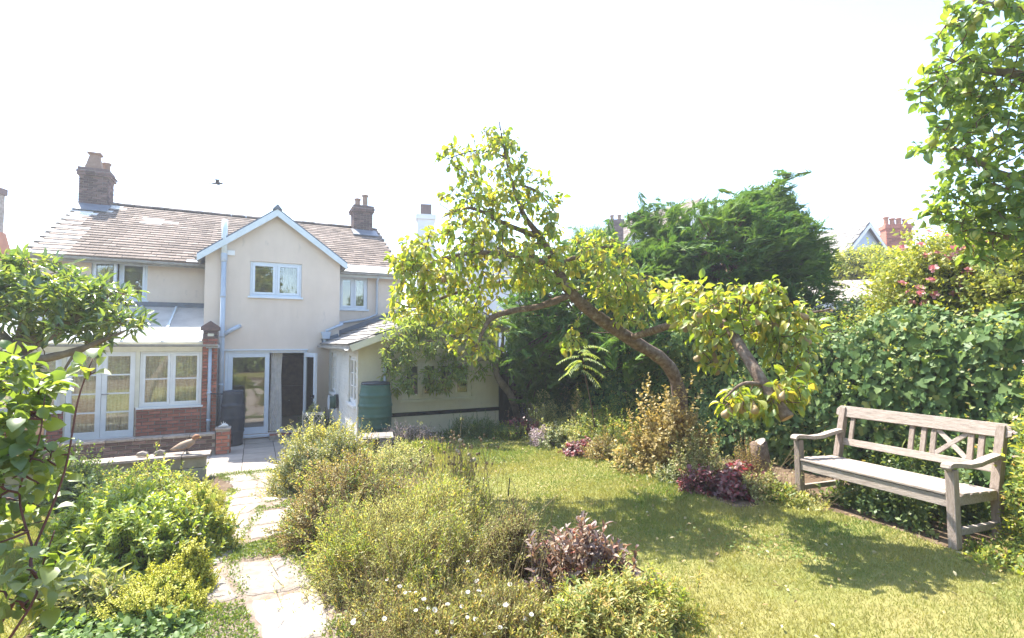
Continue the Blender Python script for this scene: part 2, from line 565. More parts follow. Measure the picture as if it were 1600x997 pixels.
LAWN_R = [gp(*p)[:2] for p in [(640, 700), (690, 684), (760, 680), (830, 681), (865, 698), (905, 716), (960, 722), (1020, 742), (1085, 772), (1150, 796), (1225, 792), (1290, 800), (1390, 826), (1490, 862), (1560, 892)]] + \
         [(4.3, 3.4), (4.8, 1.0), (4.8, -5), (0.4, -5), (0.35, 2.2)] + [gp(*p)[:2] for p in [(1060, 985), (1020, 900), (930, 850), (830, 830), (770, 800), (690, 770), (640, 720)]]
LAWN_L = [gp(*p)[:2] for p in [(-60, 770), (60, 790), (120, 800), (125, 830), (95, 880), (80, 930), (40, 1000)]] + [(-2.9, 1.5), (-6.5, 0.5), (-8.0, 4.0), (-7.2, 6.2)]
in_r = in_poly(LAWN_R)
in_l = in_poly(LAWN_L)
us = np.arange(-6, 11, 0.08); vs = np.arange(-19, -2, 0.08)
lawn_o = link('lawn', grid_mesh('lawn', us, vs, 0.012, in_r, M['lawn']))
tag(lawn_o, kind='structure')
lawn_l = link('lawn', grid_mesh('lawn', us, vs, 0.012, in_l, M['lawn']))
tag(lawn_l, kind='structure')

# patio: each slab an object
patio_mb = MB().box(-7.0, 2.03, -3.60, -0.01, -0.14, -0.035)
hloc = lambda u, v, z=0.0: (*h2w(u, v), z)
patio = empty('patio_root', (0, 0, 0))
bpy.data.objects.remove(patio)
patio = link('patio', patio_mb.mesh('patio', M['joint']))
patio.location = hloc(0, 0, 0); patio.rotation_euler = (0, 0, HROT)
tag(patio, kind='structure')
slab_me = MB().box(-0.294, 0.294, -0.294, 0.294, -0.05, 0.0).mesh('paving_slab', M['slab'])
for i in range(15):
    for j in range(6):
        cu = 2.03 - 0.3 - 0.6 * i; cv = -3.6 + 0.3 + 0.6 * j
        if cu < -6.9: continue
        o = link('paving_slab', slab_me, patio, (cu, cv, random.uniform(-0.003, 0.004)))
        o.rotation_euler = (random.uniform(-.006, .006), random.uniform(-.006, .006), random.uniform(-.008, .008))

# garden path: pale broken paving
def path_edges(v):
    c = 0.42 + 0.10 * math.sin(v * 0.9 + 0.6) + 0.05 * math.sin(v * 2.3)
    w = 0.41 + 0.05 * math.sin(v * 1.7) + 0.02 * max(0, -v - 8)
    return c - w, c + w


pp = []
vv = np.arange(-12.6, -3.55, 0.15)
PATHPOLY = [h2w(path_edges(v)[0], v) for v in vv] + [h2w(path_edges(v)[1], v) for v in vv[::-1]]
in_path = in_poly(PATHPOLY)
M['path_bed'] = pmat('path_grit', (0.24, 0.185, 0.145), (0.14, 0.105, 0.08), 11, 0.95, 0.1, 1.0, 60, c3=(0.34, 0.28, 0.23))
path = link('path', grid_mesh('path', np.arange(-1, 2, 0.06), np.arange(-13, -3, 0.06), 0.010, in_path, M['path_bed']))
tag(path, kind='structure')
rr = random.Random(5)
moss_cells = []
rows = [-3.62]
while rows[-1] > -12.3: rows.append(rows[-1] - rr.uniform(0.5, 0.8))
empty_cells = {(4, 1), (7, 1), (9, 0)}
for i in range(len(rows) - 1):
    for j in range(2):
        vA, vB = rows[i], rows[i + 1]
        la, ra = path_edges(vA); lb, rb = path_edges(vB)
        s = 0.5 + 0.12 * math.sin(i * 2.1); s2 = 0.5 + 0.12 * math.sin((i + 1) * 2.1)
        ma, mb_ = la + (ra - la) * s, lb + (rb - lb) * s2
        q = [(la, vA), (ma, vA), (mb_, vB), (lb, vB)] if j == 0 else [(ma, vA), (ra, vA), (rb, vB), (mb_, vB)]
        if (i, j) in empty_cells:
            moss_cells.append(q); continue
        cx = sum(p[0] for p in q) / 4; cy = sum(p[1] for p in q) / 4
        pts = []
        for k in range(4):
            a, b = q[k], q[(k + 1) % 4]
            for t in (0.08, 0.25, 0.42, 0.58, 0.75, 0.92):
                x = a[0] + (b[0] - a[0]) * t; y = a[1] + (b[1] - a[1]) * t
                sh = 0.95 + rr.uniform(-0.13, 0.04)
                pts.append((cx + (x - cx) * sh, cy + (y - cy) * sh))
        wx, wy = h2w(cx, cy)
        mbs = MB()
        top = []; low = []; rim = []
        for (x, y) in pts:
            X, Y = h2w(x, y)
            z = tz(X, Y)
            top.append((X - wx + (wx - X) * 0.06, Y - wy + (wy - Y) * 0.06, z + 0.020)); rim.append((X - wx, Y - wy, z + 0.013)); low.append((X - wx, Y - wy, z - 0.03))
        n = len(pts)
        fs = [tuple(range(n))]
        for k in range(n):
            k2 = (k + 1) % n
            fs += [(k2, k, n + k, n + k2), (n + k2, n + k, 2 * n + k, 2 * n + k2)]
        mbs.add(top + rim + low, [f[::-1] for f in fs])
        link('paving_stone', mbs.mesh('paving_stone', M['stone']), path, (wx, wy, 0))

# ------------------------------------------------------------------ building helpers
def hroot(name, bu, bv, bz, label, cat, group=None):
    o = empty(name, hloc(bu, bv, bz), HROT, label, cat, group)
    BASE[o.name] = (bu, bv, bz)
    return o


def lpos(root, u, v, z):
    b = BASE[root.name]
    return (u - b[0], v - b[1], z - b[2])


def rect_frame(mb, a0, a1, z0, z1, d0, d1, w, axis='u', wb=None):
    wb = wb or w
    B = mb.box if axis == 'u' else (lambda x0, x1, y0, y1, p, q: mb.box(y0, y1, x0, x1, p, q))
    B(a0, a0 + w, d0, d1, z0, z1); B(a1 - w, a1, d0, d1, z0, z1)
    B(a0 + w, a1 - w, d0, d1, z0, z0 + wb); B(a0 + w, a1 - w, d0, d1, z1 - w, z1)


def abox(mb, axis, a0, a1, d0, d1, z0, z1):
    return mb.box(a0, a1, d0, d1, z0, z1) if axis == 'u' else mb.box(d0, d1, a0, a1, z0, z1)


def window(root, a0, a1, z0, z1, face, n=2, axis='u', sgn=1, mat='frame', bars_h=0, bars_v=0, sill=True, fw=0.05, cw=0.055, open_leaf=None, name='window', sill_m=None):
    """face: coordinate of the outer wall face; sgn=+1 means inside lies towards +"""
    D = lambda d: face + sgn * d
    mb = MB(); lo, hi = sorted((D(0.035), D(0.105)))
    rect_frame(mb, a0 + .002, a1 - .002, z0 + .002, z1 - .002, lo, hi, fw, axis)
    inner0, inner1 = a0 + fw, a1 - fw
    wd = (inner1 - inner0) / n
    for k in range(1, n):
        abox(mb, axis, inner0 + wd * k - 0.022, inner0 + wd * k + 0.022, lo, hi, z0 + fw, z1 - fw)
    wo = mb.build(name, M[mat], root, bevel=0.004)
    for k in range(n):
        c0 = inner0 + wd * k + (0.024 if k else 0.003); c1 = inner0 + wd * (k + 1) - (0.024 if k < n - 1 else 0.003)
        y0, y1 = z0 + fw + .003, z1 - fw - .003
        cb = MB(); l2, h2 = sorted((D(0.022), D(0.082)))
        if open_leaf is not None and open_leaf[0] == k:
            # built hinged at its outer edge, then swung
            hinge = c0 if k == 0 else c1
            sg = 1 if k == 0 else -1
            cb2 = MB(); rect_frame(cb2, 0 if sg > 0 else -(c1 - c0), (c1 - c0) if sg > 0 else 0, y0, y1, -0.03, 0.03, cw, axis)
            gb = MB(); abox(gb, axis, cw - .004 if sg > 0 else -(c1 - c0) + cw - .004, (c1 - c0) - cw + .004 if sg > 0 else -cw + .004, -0.004, 0.004, y0 + cw - .004, y1 - cw + .004)
            b = BASE[root.name]
            co = link('casement', cb2.mesh('casement', M[mat], off=(0, 0, b[2])), wo, (hinge - b[0], D(0.0) - b[1], 0))
            go = link('pane', gb.mesh('pane', M['glass'], off=(0, 0, b[2])), wo, (hinge - b[0], D(0.0) - b[1], 0))
            for q in (co, go): q.rotation_euler = (0, 0, R(open_leaf[1]))
            continue
        rect_frame(cb, c0, c1, y0, y1, l2, h2, cw, axis)
        for q in range(bars_h):
            z = y0 + cw + (y1 - y0 - 2 * cw) * (q + 1) / (bars_h + 1)
            abox(cb, axis, c0 + cw, c1 - cw, l2 + .012, h2 - .012, z - 0.013, z + 0.013)
        for q in range(bars_v):
            a = c0 + cw + (c1 - c0 - 2 * cw) * (q + 1) / (bars_v + 1)
            abox(cb, axis, a - 0.012, a + 0.012, l2 + .014, h2 - .014, y0 + cw, y1 - cw)
        cb.build('casement', M[mat], wo, bevel=0.004)
        g0, g1 = sorted((D(0.047), D(0.055)))
        nr, nc = bars_h + 1, bars_v + 1
        for r_ in range(nr):
            for c_ in range(nc):
                ga = c0 + cw - .004 + (c1 - c0 - 2 * cw + .008) * c_ / nc; gb_ = c0 + cw - .004 + (c1 - c0 - 2 * cw + .008) * (c_ + 1) / nc
                za = y0 + cw - .004 + (y1 - y0 - 2 * cw + .008) * r_ / nr; zb = y0 + cw - .004 + (y1 - y0 - 2 * cw + .008) * (r_ + 1) / nr
                gm = MB(); abox(gm, axis, ga + .0005, gb_ - .0005, g0, g1, za + .0005, zb - .0005)
                gm.build('pane', M['glass'], wo)
    if sill:
        sm = MB(); s0, s1 = sorted((D(-0.05), D(0.034)))
        abox(sm, axis, a0 - 0.04, a1 + 0.04, s0, s1, z0 - 0.045, z0 + 0.001)
        sm.build('sill', M[sill_m or mat], wo, bevel=0.004)
    return wo


BRICK_ME = {}
def brick_mesh(kind, l=0.212, d=0.03, h=0.063):
    key = (kind, round(l, 3), d, h)
    if key not in BRICK_ME:
        mb = MB().box(-l / 2, l / 2, -d / 2, d / 2, -h / 2, h / 2)
        e = 0.004
        # slightly chamfered outer face
        for i in range(8):
            x, y, z = mb.v[i]
            if y < 0: mb.v[i] = (x * (1 - e / l * 2), y, z * (1 - e / h * 2))
        BRICK_ME[key] = mb.mesh('brick', M[kind])
    return BRICK_ME[key]


def brick_face(parent, root, a0, a1, z0, z1, face, axis='u', out=-1, kind='brick', holes=(), course=0.075, lng=0.225, z_top=None):
    """lay bricks on a face; outward normal along -(v) for axis u/out -1, etc."""
    n = int(round((z1 - z0) / course)); ch = (z1 - z0) / max(n, 1)
    cnt = 0
    for i in range(n):
        zc = z0 + ch * (i + 0.5)
        a = a0 - (lng / 2 if i % 2 else 0)
        while a < a1 - 0.02:
            s, e = max(a, a0), min(a + lng, a1)
            a += lng
            if e - s < 0.05: continue
            if any(h[0] < (s + e) / 2 < h[1] and h[2] < zc < h[3] for h in holes): continue
            L = e - s - 0.012
            L = round(L / 0.02) * 0.02 if abs(L - 0.213) > 0.004 else 0.213
            dep = face + out * (0.008 + random.uniform(-0.003, 0.004))
            o = link('brick', brick_mesh(kind, L, 0.03, ch - 0.012), parent)
            c = (s + e) / 2
            if axis == 'u':
                o.location = lpos(root, c, dep, zc); o.rotation_euler = (0, random.uniform(-.006, .006), 0 if out < 0 else math.pi)
            else:
                o.location = lpos(root, dep, c, zc); o.rotation_euler = (0, 0, math.pi / 2 if out > 0 else -math.pi / 2)
            cnt += 1
    return cnt


def half_pipe(mb, a, b, r=0.055, up=(0, 0, 1)):
    """open gutter trough from a to b"""
    a = Vector(a); b = Vector(b); d = (b - a).normalized()
    x = d.cross(Vector(up)).normalized(); z = x.cross(d)
    vs = []; n = 8
    for p in (a, b):
        for q in range(n + 1):
            an = math.pi * q / n
            vs.append(p + x * math.cos(an) * r - z * math.sin(an) * r)
        for q in range(n, -1, -1):
            an = math.pi * q / n
            vs.append(p + x * math.cos(an) * (r - .006) - z * math.sin(an) * (r - .006))
    m = 2 * (n + 1)
    fs = [(k, (k + 1) % m, m + (k + 1) % m, m + k) for k in range(m)]
    fs += [tuple(range(m))[::-1], tuple(range(m, 2 * m))]
    return mb.add(vs, fs)


TILE_ME = {}
def tile_mesh(kind, w, l, th):
    key = (kind, w, l, th)
    if key not in TILE_ME:
        mb = MB().box(-w / 2, w / 2, 0, l, 0, th)
        for i in range(8):     # thin out towards the top, so rows overlap
            x, y, z = mb.v[i]
            if y > 0 and z > 0: mb.v[i] = (x, y, th * 0.35)
        TILE_ME[key] = mb.mesh('tile', M[kind])
    return TILE_ME[key]


def tile_roof(roof, root, p0, across, upv, width, slope, tw, gauge, kind, limit, keep=None, pale=None, th=0.018, lift=0.006):
    """rows of overlapping tiles on the plane p0 + s*across + t*upv (house coordinates)."""
    across = Vector(across).normalized(); upv = Vector(upv).normalized()
    nrm = across.cross(upv)
    rows_ = int(slope / gauge); cols = int(width / tw)
    items = []
    for i in range(rows_):
        for j in range(-1, cols + 1):
            s = (j + 0.5 + (0.5 if i % 2 else 0)) * tw + random.uniform(-.004, .004)
            if s < tw * 0.2 or s > width - tw * 0.2: continue
            t = i * gauge - 0.03 + random.uniform(-.006, .006)
            p = Vector(p0) + across * s + upv * t + nrm * (lift + th * 0.7)
            if keep and not keep(p, s, t): continue
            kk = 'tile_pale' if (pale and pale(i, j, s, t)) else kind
            items.append((p, kk))
    cu = Vector((0.416, -13.99, CAMZ))
    items.sort(key=lambda q: (q[0] - cu).length)
    l = gauge * 1.5
    tilt = 0.7 * th / gauge
    upt = (upv - nrm * tilt).normalized(); nt_ = across.cross(upt)
    Rm = Matrix((across, upt, nt_)).transposed()
    rest = {}
    for k, (p, kk) in enumerate(items):
        rot = Rm @ Matrix.Rotation(random.uniform(-.012, .012), 3, 'Z')
        if k < limit:
            o = link('tile', tile_mesh(kk, tw - 0.006, l, th), roof)
            mm = rot.to_4x4(); mm.translation = Vector(lpos(root, *p))
            o.matrix_local = mm
        else:
            me = tile_mesh(kk, tw - 0.006, l, th)
            rest.setdefault(kk, MB()).add([rot @ v.co + p for v in me.vertices], [tuple(f.vertices) for f in me.polygons])
    for kk, mb in rest.items():
        o = mb.build('tiles', M[kk], roof)
        o['kind'] = 'stuff'


# ------------------------------------------------------------------ the house
house = hroot('house', 0, 0, 0, 'cream rendered two-storey house with projecting rear gable and brown tiled roof', 'house')
UL, UR, VF, VB = -4.26, 4.34, 1.5, 9.5
EZ, RZ, RV = 4.44, 6.53, 5.5
LW = (-3.16, -2.04, 3.37, 4.33); RW = (2.55, 3.36, 3.30, 4.27)
GL, GR = -0.69, 2.36
GW = (0.26, 1.43, 3.46, 4.32); FD = (-0.23, 1.59, 0.10, 2.13)
mb = MB().wall(UL, UR, 0, EZ, VF, VF + .25, [LW, RW, (GL + .2, GR - .2, 0.05, 2.5)])
mb.wall(VF + .25, VB, 0, EZ, UL, UL + .25, [], 'v')
mb.wall(VF + .25, VB, 0, EZ, UR - .25, UR, [], 'v')
mb.box(UL, UR, VB, VB + .25, 0, EZ)
for uu in (UL, UR - .25):
    mb.prism([(uu, VF + .05, EZ), (uu, VB + .2, EZ), (uu, RV, RZ - 0.03)], (.25, 0, 0))
mb.build('wall', M['stucco'], house)
AP = 5.60; AU = (GL + GR) / 2
mb = MB().wall(GL, GR, 0, 4.48, 0, .25, [GW, FD])
mb.wall(.25, VF, 0, 4.48, GL, GL + .25, [], 'v'); mb.wall(.25, VF, 0, 4.48, GR - .25, GR, [], 'v')
mb.prism([(GL, 0, 4.48), (GR, 0, 4.48), (AU, 0, AP - .02)], (0, .25, 0))
mb.build('gable_wall', M['stucco'], house)
mb = MB().box(GL + .26, GR - .26, .26, 6.0, 0, .09)
mb.box(UL + .26, UR - .26, VF + .26, VB - .01, 2.55, 2.7); mb.box(GL + .26, GR - .26, .26, VF + .25, 2.55, 2.7)
mb.box(-1.8, 3.4, 4.2, 4.3, .1, 2.54); mb.box(-1.8, -1.7, 1.8, 4.19, .1, 2.54); mb.box(3.3, 3.4, 1.8, 4.19, .1, 2.54)
mb.box(-1.79, GL - .01, 1.8, 4.19, 0, .09); mb.box(GR + .01, 3.29, 1.8, 4.19, 0, .09)
mb.box(UL + .3, UR - .3, 4.0, 4.1, 2.71, 4.4); mb.box(UL + .3, UR - .3, VF + .26, VB - .3, 4.36, 4.42); mb.box(GL + .26, GR - .26, .26, VF + .2, 4.40, 4.44)
mb.build('room_lining', M['room'], house)
# windows
window(house, *LW, VF, 2, open_leaf=(0, -14))
window(house, *GW, 0.0, 2)
window(house, *RW, VF, 2)
for (a, b, z0, z1, vv_) in ((LW[0] + .05, LW[0] + .3, 3.4, 4.3, VF + .3), (GW[1] - .42, GW[1] - .1, 3.5, 4.3, .33), (RW[1] - .3, RW[1] - .05, 3.35, 4.22, VF + .32)):
    cm = MB(); n = 14
    for k in range(n + 1):
        u_ = a + (b - a) * k / n
        w_ = 0.02 * math.sin(k * 1.9)
        cm.v += [(u_, vv_ + w_, z0), (u_, vv_ + w_, z1)]
        if k: q = len(cm.v); cm.f.append((q - 4, q - 2, q - 1, q - 3))
    cm.build('curtain', M['curtain'], house)
# french doors: frame, closed left leaf, right leaf standing open
mb = MB()
mb.box(FD[0], FD[0] + .06, .03, .13, FD[2], FD[3]); mb.box(FD[1] - .06, FD[1], .03, .13, FD[2], FD[3])
mb.box(FD[0] + .06, FD[1] - .06, .03, .13, FD[3] - .06, FD[3])
mb.box(FD[0] - .05, FD[1] + .05, -.10, .029, FD[2] - .06, FD[2] - .002)
mb.box(FD[0] - .06, FD[1] + .02, -.03, .029, FD[3] + .001, FD[3] + .03)
fr = mb.build('french_door', M['frame'], house, bevel=.004)
L0, L1 = FD[0] + .063, .73
mb = MB(); rect_frame(mb, L0, L1, FD[2] + .01, FD[3] - .063, .045, .10, .10, 'u', .16)
mb.build('door_leaf', M['frame'], fr, bevel=.004)
MB().box(L0 + .096, L1 - .096, .068, .076, FD[2] + .166, FD[3] - .159).build('pane', M['glass'], fr)
wl = 0.80
mb = MB(); rect_frame(mb, -wl, 0, FD[2] + .01, FD[3] - .063, -.0275, .0275, .10, 'u', .16)
leaf2 = link('door_leaf', mb.mesh('door_leaf', M['frame']), fr, (FD[1] - .05, .02, 0)); leaf2.rotation_euler = (0, 0, R(104))
mb = MB().box(-wl + .096, -.096, -.004, .004, FD[2] + .166, FD[3] - .159)
g2 = link('pane', mb.mesh('pane', M['glass']), fr, (FD[1] - .05, .02, 0)); g2.rotation_euler = (0, 0, R(104))
mb = MB().box(-wl + .02, -wl + .09, .03, .07, .98, 1.06).tube([(-wl + .05, .07, 1.03), (-wl + .05, .10, 1.03), (-wl + .15, .10, 1.03)], .01, 8)
h2_ = link('handle', mb.mesh('handle', M['black']), fr, (FD[1] - .05, .02, 0)); h2_.rotation_euler = (0, 0, R(104))
# brick door step
stp = MB().box(.75, 1.5, -.42, -.11, .0, .105).build('door_step', M['mortar'], house)
for i in range(7):
    link('brick', brick_mesh('brick', .1, .30, .1), stp, (.81 + .105 * i, -.265, .06))
# roofs
sl_v = Vector((0, RV - 1.22, RZ - (EZ - .12)))
slope = sl_v.length
mb = MB()
mb.prism([(UL - .12, 1.22, EZ - .14), (UL - .12, RV, RZ - .02), (UL - .12, 2 * RV - 1.22, EZ - .14), (UL - .12, 2 * RV - 1.22, EZ - .08), (UL - .12, RV, RZ + .045), (UL - .12, 1.22, EZ - .08)], (UR - UL + .24, 0, 0))
roof = mb.build('roof', M['tile'], house)
upv = Vector((0, RV - 1.22, RZ + .045 - (EZ - .08)))
def gz(u): return AP + .06 - abs(u - AU) * (AP - 4.48) / (AU - GL)
def keep_main(p, s, t):
    return not (GL - .3 < p.x < GR + .3 and p.z < gz(p.x) - .03 and p.y < 4)
def pale_main(i, j, s, t):  # picks the tiles that carry the painted glare
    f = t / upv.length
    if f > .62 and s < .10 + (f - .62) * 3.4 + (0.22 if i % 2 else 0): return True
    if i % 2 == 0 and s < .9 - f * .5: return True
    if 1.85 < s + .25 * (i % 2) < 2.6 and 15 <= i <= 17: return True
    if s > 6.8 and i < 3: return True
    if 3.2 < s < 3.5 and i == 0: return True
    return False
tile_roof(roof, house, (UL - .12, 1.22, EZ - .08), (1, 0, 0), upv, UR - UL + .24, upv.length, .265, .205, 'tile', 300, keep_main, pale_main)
mb = MB()
for k in range(20):
    u0 = UL - .1 + k * (UR - UL + .2) / 20
    w_ = (UR - UL + .2) / 20
    zz = RZ + .045 + random.uniform(-.006, .008)
    vs_ = []
    for uu in (u0, u0 + w_ - .012):
        for q in range(7):
            an = math.pi * q / 6
            vs_.append((uu, RV + math.cos(an) * .13, zz + math.sin(an) * .085 - .01))
    MB().add(vs_, [(q, q + 1, 8 + q, 7 + q) for q in range(6)] + [tuple(range(7))[::-1], tuple(range(7, 14)), (0, 7, 13, 6)]).build('ridge_tile', M['tile'], roof)
# gable roof
mb = MB()
for sg in (-1, 1):
    ue = AU + sg * (AU - GL + .16)
    ze = AP - (AU - GL + .16) * (AP - 4.48) / (AU - GL)
    mb.prism([(AU, -.14, AP + .0), (ue, -.14, ze), (ue, -.14, ze + .06), (AU, -.14, AP + .075)], (0, 3.75, 0))
groof = mb.build('gable_roof', M['lead'], house)
for sg in (-1, 1):
    ue = AU + sg * (AU - GL + .16); ze = AP - (AU - GL + .16) * (AP - 4.48) / (AU - GL)
    MB().prism([(AU, -.165, AP + .03), (ue, -.165, ze + .02), (ue, -.165, ze - .14), (AU, -.165, AP - .14)], (0, .024, 0)).build('bargeboard', M['barge'], house)
MB().prism([(AU - .11, -.19, AP + .03), (AU + .11, -.19, AP + .03), (AU, -.19, AP + .16)], (0, 3.4, 0)).build('ridge_cap', M['lead'], groof)
# chimneys
def chimney(u0, u1, v0, v1, z0, z1, side, pots, flash):
    core = MB().box(u0 + .02, u1 - .02, v0 + .02, v1 - .02, z0 - .6, z1 - .02)
    core.box(u0 - .035, u1 + .035, v0 - .035, v1 + .035, z1 - .22, z1 - .06)
    co = core.build('chimney', M['mortar'], house)
    zb = z1 - .225
    for (a, b, ax, f, out) in ((u0, u1, 'u', v0, -1), (v0, v1, 'v', (u1 if side > 0 else u0), side)):
        brick_face(co, house, a, b, z0 - .3, zb, f + (-out) * .012, ax, out, 'brick_dark')
        brick_face(co, house, a - .045, b + .045, zb, zb + .075, f + out * .045, ax, out, 'brick_dark')
        brick_face(co, house, a - .06, b + .06, zb + .075, zb + .15, f + out * .062, ax, out, 'brick_dark')
    MB().box(u0 - .03, u1 + .03, v0 - .03, v1 + .03, z1 - .058, z1 + .03).build('chimney_cap', M['brick_dark'], co, bevel=.01)
    for (pu, pv, kind, h) in pots:
        if kind == 'pyramid':
            mb = MB().lathe([(.27, 0), (.28, .06), (.25, .09), (.22, .2), (.165, .36), (.17, .40), (.235, .42), (.24, .46), (.15, .47)], pu, pv, 4, z1 + .03)
            for i in range(len(mb.v)):
                x, y, z = mb.v[i]; x -= pu; y -= pv
                c, s_ = math.cos(R(45)), math.sin(R(45)); mb.v[i] = (pu + x * c - y * s_, pv + x * s_ + y * c, z)
            for i in range(len(mb.v)): mb.v[i] = (mb.v[i][0], mb.v[i][1], z1 + .03 + (mb.v[i][2] - z1 - .03) * h / .47)
        else:
            mb = MB().lathe([(.11, 0), (.12, .04), (.10, .07), (.095, h - .08), (.125, h - .06), (.125, h - .02), (.10, h), (.08, h)], pu, pv, 14, z1 + .03)
        mb.build('chimney_pot', M['pot'], co)
    MB().prism([(u0 - .10, v0 - .55, flash), (u1 + .10, v0 - .55, flash), (u1 + .10, v0 + .02, flash + .30), (u0 - .10, v0 + .02, flash + .30)], (0, 0, .03)).build('flashing', M['lead'], co)
    return co
chimney(-4.36, -3.66, 5.05, 5.75, 6.35, 7.5, 1, [(-4.03, 5.25, 'pyramid', .5), (-3.82, 5.6, 'round', .35)], 6.13)
chimney(3.52, 4.2, 5.05, 5.75, 6.35, 7.32, -1, [(3.95, 5.3, 'round', .46), (3.72, 5.55, 'round', .36)], 6.13)
# rainwater goods
def tubepart(name, pts, r, m='pipe', parent=house, n=10):
    return MB().tube(pts, r, n).build(name, M[m], parent, smooth=True)
mb = MB(); half_pipe(mb, (UL - .25, 1.155, EZ - .10), (GL - .02, 1.155, EZ - .13), .06); mb.build('gutter', M['gutter'], house)
mb = MB(); half_pipe(mb, (GR + .02, 1.155, EZ - .12), (UR + .2, 1.155, EZ - .10), .06); mb.build('gutter', M['gutter'], house)
MB().box(UL - .1, GL - .01, 1.225, 1.245, EZ - .22, EZ - .06).build('fascia', M['gutter'], house)
MB().box(GR + .01, UR + .1, 1.225, 1.245, EZ - .22, EZ - .06).build('fascia', M['barge'], house)
tubepart('downpipe', [(GL - .07, 1.15, EZ - .16), (GL - .07, 1.44, EZ - .4), (GL - .07, 1.44, 3.2)], .035)
fl = tubepart('soil_pipe', [(-.30, -.09, .1), (-.30, -.09, 4.30)], .055)
tubepart('pipe_collar', [(-.30, -.09, 4.25), (-.30, -.09, 4.29), (-.30, -.09, 4.42), (-.30, -.09, 4.46)], [.06, .072, .072, .06], parent=fl)
tubepart('vent_pipe', [(-.30, -.09, 4.44), (-.30, -.09, 5.26)], .062, 'barge', fl)
tubepart('pipe_branch', [(-.30, -.09, 2.48), (-.12, -.085, 2.62), (.02, -.07, 2.70), (.06, .02, 2.72)], .05, parent=fl)
for zc in (1.3, 2.45, 3.4):
    tubepart('pipe_bracket', [(-.30, -.09, zc), (-.30, -.09, zc + .06)], .064, parent=fl)
tubepart('downpipe', [(3.62, 1.15, EZ - .14), (3.62, 1.42, EZ - .3), (3.62, 1.42, 3.16), (3.3, 1.42, 3.02), (2.62, 1.42, 2.90), (2.42, 1.2, 2.86), (2.42, -.08, 2.80), (2.2, -.10, 2.70), (2.02, -.10, 2.62)], .036)
MB().prism([(1.90, -.20, 2.60), (2.14, -.20, 2.60), (2.10, -.20, 2.42), (1.94, -.20, 2.42)], (0, .17, 0)).build('rain_hopper', M['pipe'], house, bevel=.006)
tubepart('downpipe', [(2.0, -.10, 2.43), (2.0, -.10, 2.3)], .036)
MB().box(.0 - .24, .0 - .08, -.045, -.002, 4.42, 4.54).build('alarm_box', M['frame_white'], house, bevel=.008)
for sg, ue in ((-1, GL - .2), (1, GR + .2)):
    mb = MB(); half_pipe(mb, (ue, -.12, 4.36), (ue, 1.2, 4.38), .05); mb.build('gutter', M['gutter'], house)

# ------------------------------------------------------------------ lean-to conservatory
cons = hroot('conservatory', -2.3, -.5, 0, 'lean-to conservatory with red brick base, cream frames and pale translucent roof', 'conservatory')
CF = -.5; FZ = .30; CL, CR = -4.25, -.36
mb = MB()
mb.box(-1.85, -.66, CF, CF + .2, 0, .925); mb.box(-.655, CR, CF, CF + .2, 0, 2.62); mb.box(CR - .2, CR, CF + .2, -.005, 0, 2.3)
mb.box(CL, -3.06, CF, CF + .2, 0, .925); mb.box(CL, CL + .2, CF + .2, 1.495, 0, .925)
mb.box(-3.06, -1.85, CF + .01, CF + .2, 0, FZ - .002)
bw = mb.build('brick_base', M['mortar'], cons)
brick_face(bw, cons, -1.85, -.665, 0.02, .92, CF)
brick_face(bw, cons, -.655, CR, 0.02, 2.42, CF - .004)
brick_face(bw, cons, CL, -3.06, .3, .92, CF)
mb = MB().prism([(-.70, CF - .035, 2.60), (CR + .035, CF - .035, 2.60), (CR + .035, CF - .035, 2.68), (-.51, CF - .035, 2.82), (-.70, CF - .035, 2.68)], (0, .3, 0))
mb.build('pier_cap', M['brick_dark'], bw)
brick_face(bw, cons, -.655, CR, 2.42, 2.60, CF - .004, kind='brick_dark')
MB().box(-.56, -.44, CF - .05, CF - .026, 2.47, 2.53).build('pier_lamp', M['frame_cream'], bw)
MB().box(CL + .2, CR - .2, CF + .2, 1.49, .05, FZ - .01).build('floor', M['slab'], cons)
# frames
mb = MB().box(CL, -.66, CF - .01, CF + .10, 2.13, 2.30).box(CL, -.66, CF + .02, CF + .08, 2.30, 2.36)
mb.box(-3.12, -3.045, CF, CF + .1, FZ, 2.13); mb.box(-1.885, -1.81, CF, CF + .1, .93, 2.13)
mb.build('head_frame', M['frame_cream'], cons)
window(cons, -1.81, -.66, .93, 2.128, CF, 2, mat='frame_white', bars_h=1, fw=.045, cw=.05)
window(cons, CL, -3.125, .93, 2.128, CF, 2, mat='frame_white', bars_h=1, fw=.045, cw=.05)
# pair of glazed doors
dd = MB().box(-3.045, -1.885, CF + .0, CF + .1, FZ - .001, FZ + .03).build('glazed_doors', M['frame_white'], cons)
for (a, b) in ((-3.04, -2.468), (-2.462, -1.89)):
    mb = MB(); rect_frame(mb, a, b, FZ + .035, 2.125, CF + .02, CF + .075, .09, 'u', .13)
    for q in range(1, 4):
        z = FZ + .165 + (2.035 - FZ - .165) * q / 4
        mb.box(a + .09, b - .09, CF + .03, CF + .065, z - .016, z + .016)
    lf = mb.build('door_leaf', M['frame_white'], dd, bevel=.003)
    for q in range(4):
        z0 = FZ + .163 + (2.037 - FZ - .163) * q / 4; z1 = FZ + .163 + (2.037 - FZ - .163) * (q + 1) / 4
        MB().box(a + .088, b - .088, CF + .044, CF + .05, z0 + .001, z1 - .001).build('pane', M['glass'], dd)
MB().tube([(-2.44, CF - .0, 1.24), (-2.44, CF - .05, 1.24), (-2.32, CF - .05, 1.245)], .011, 8).build('handle', M['metal_grey'], dd)
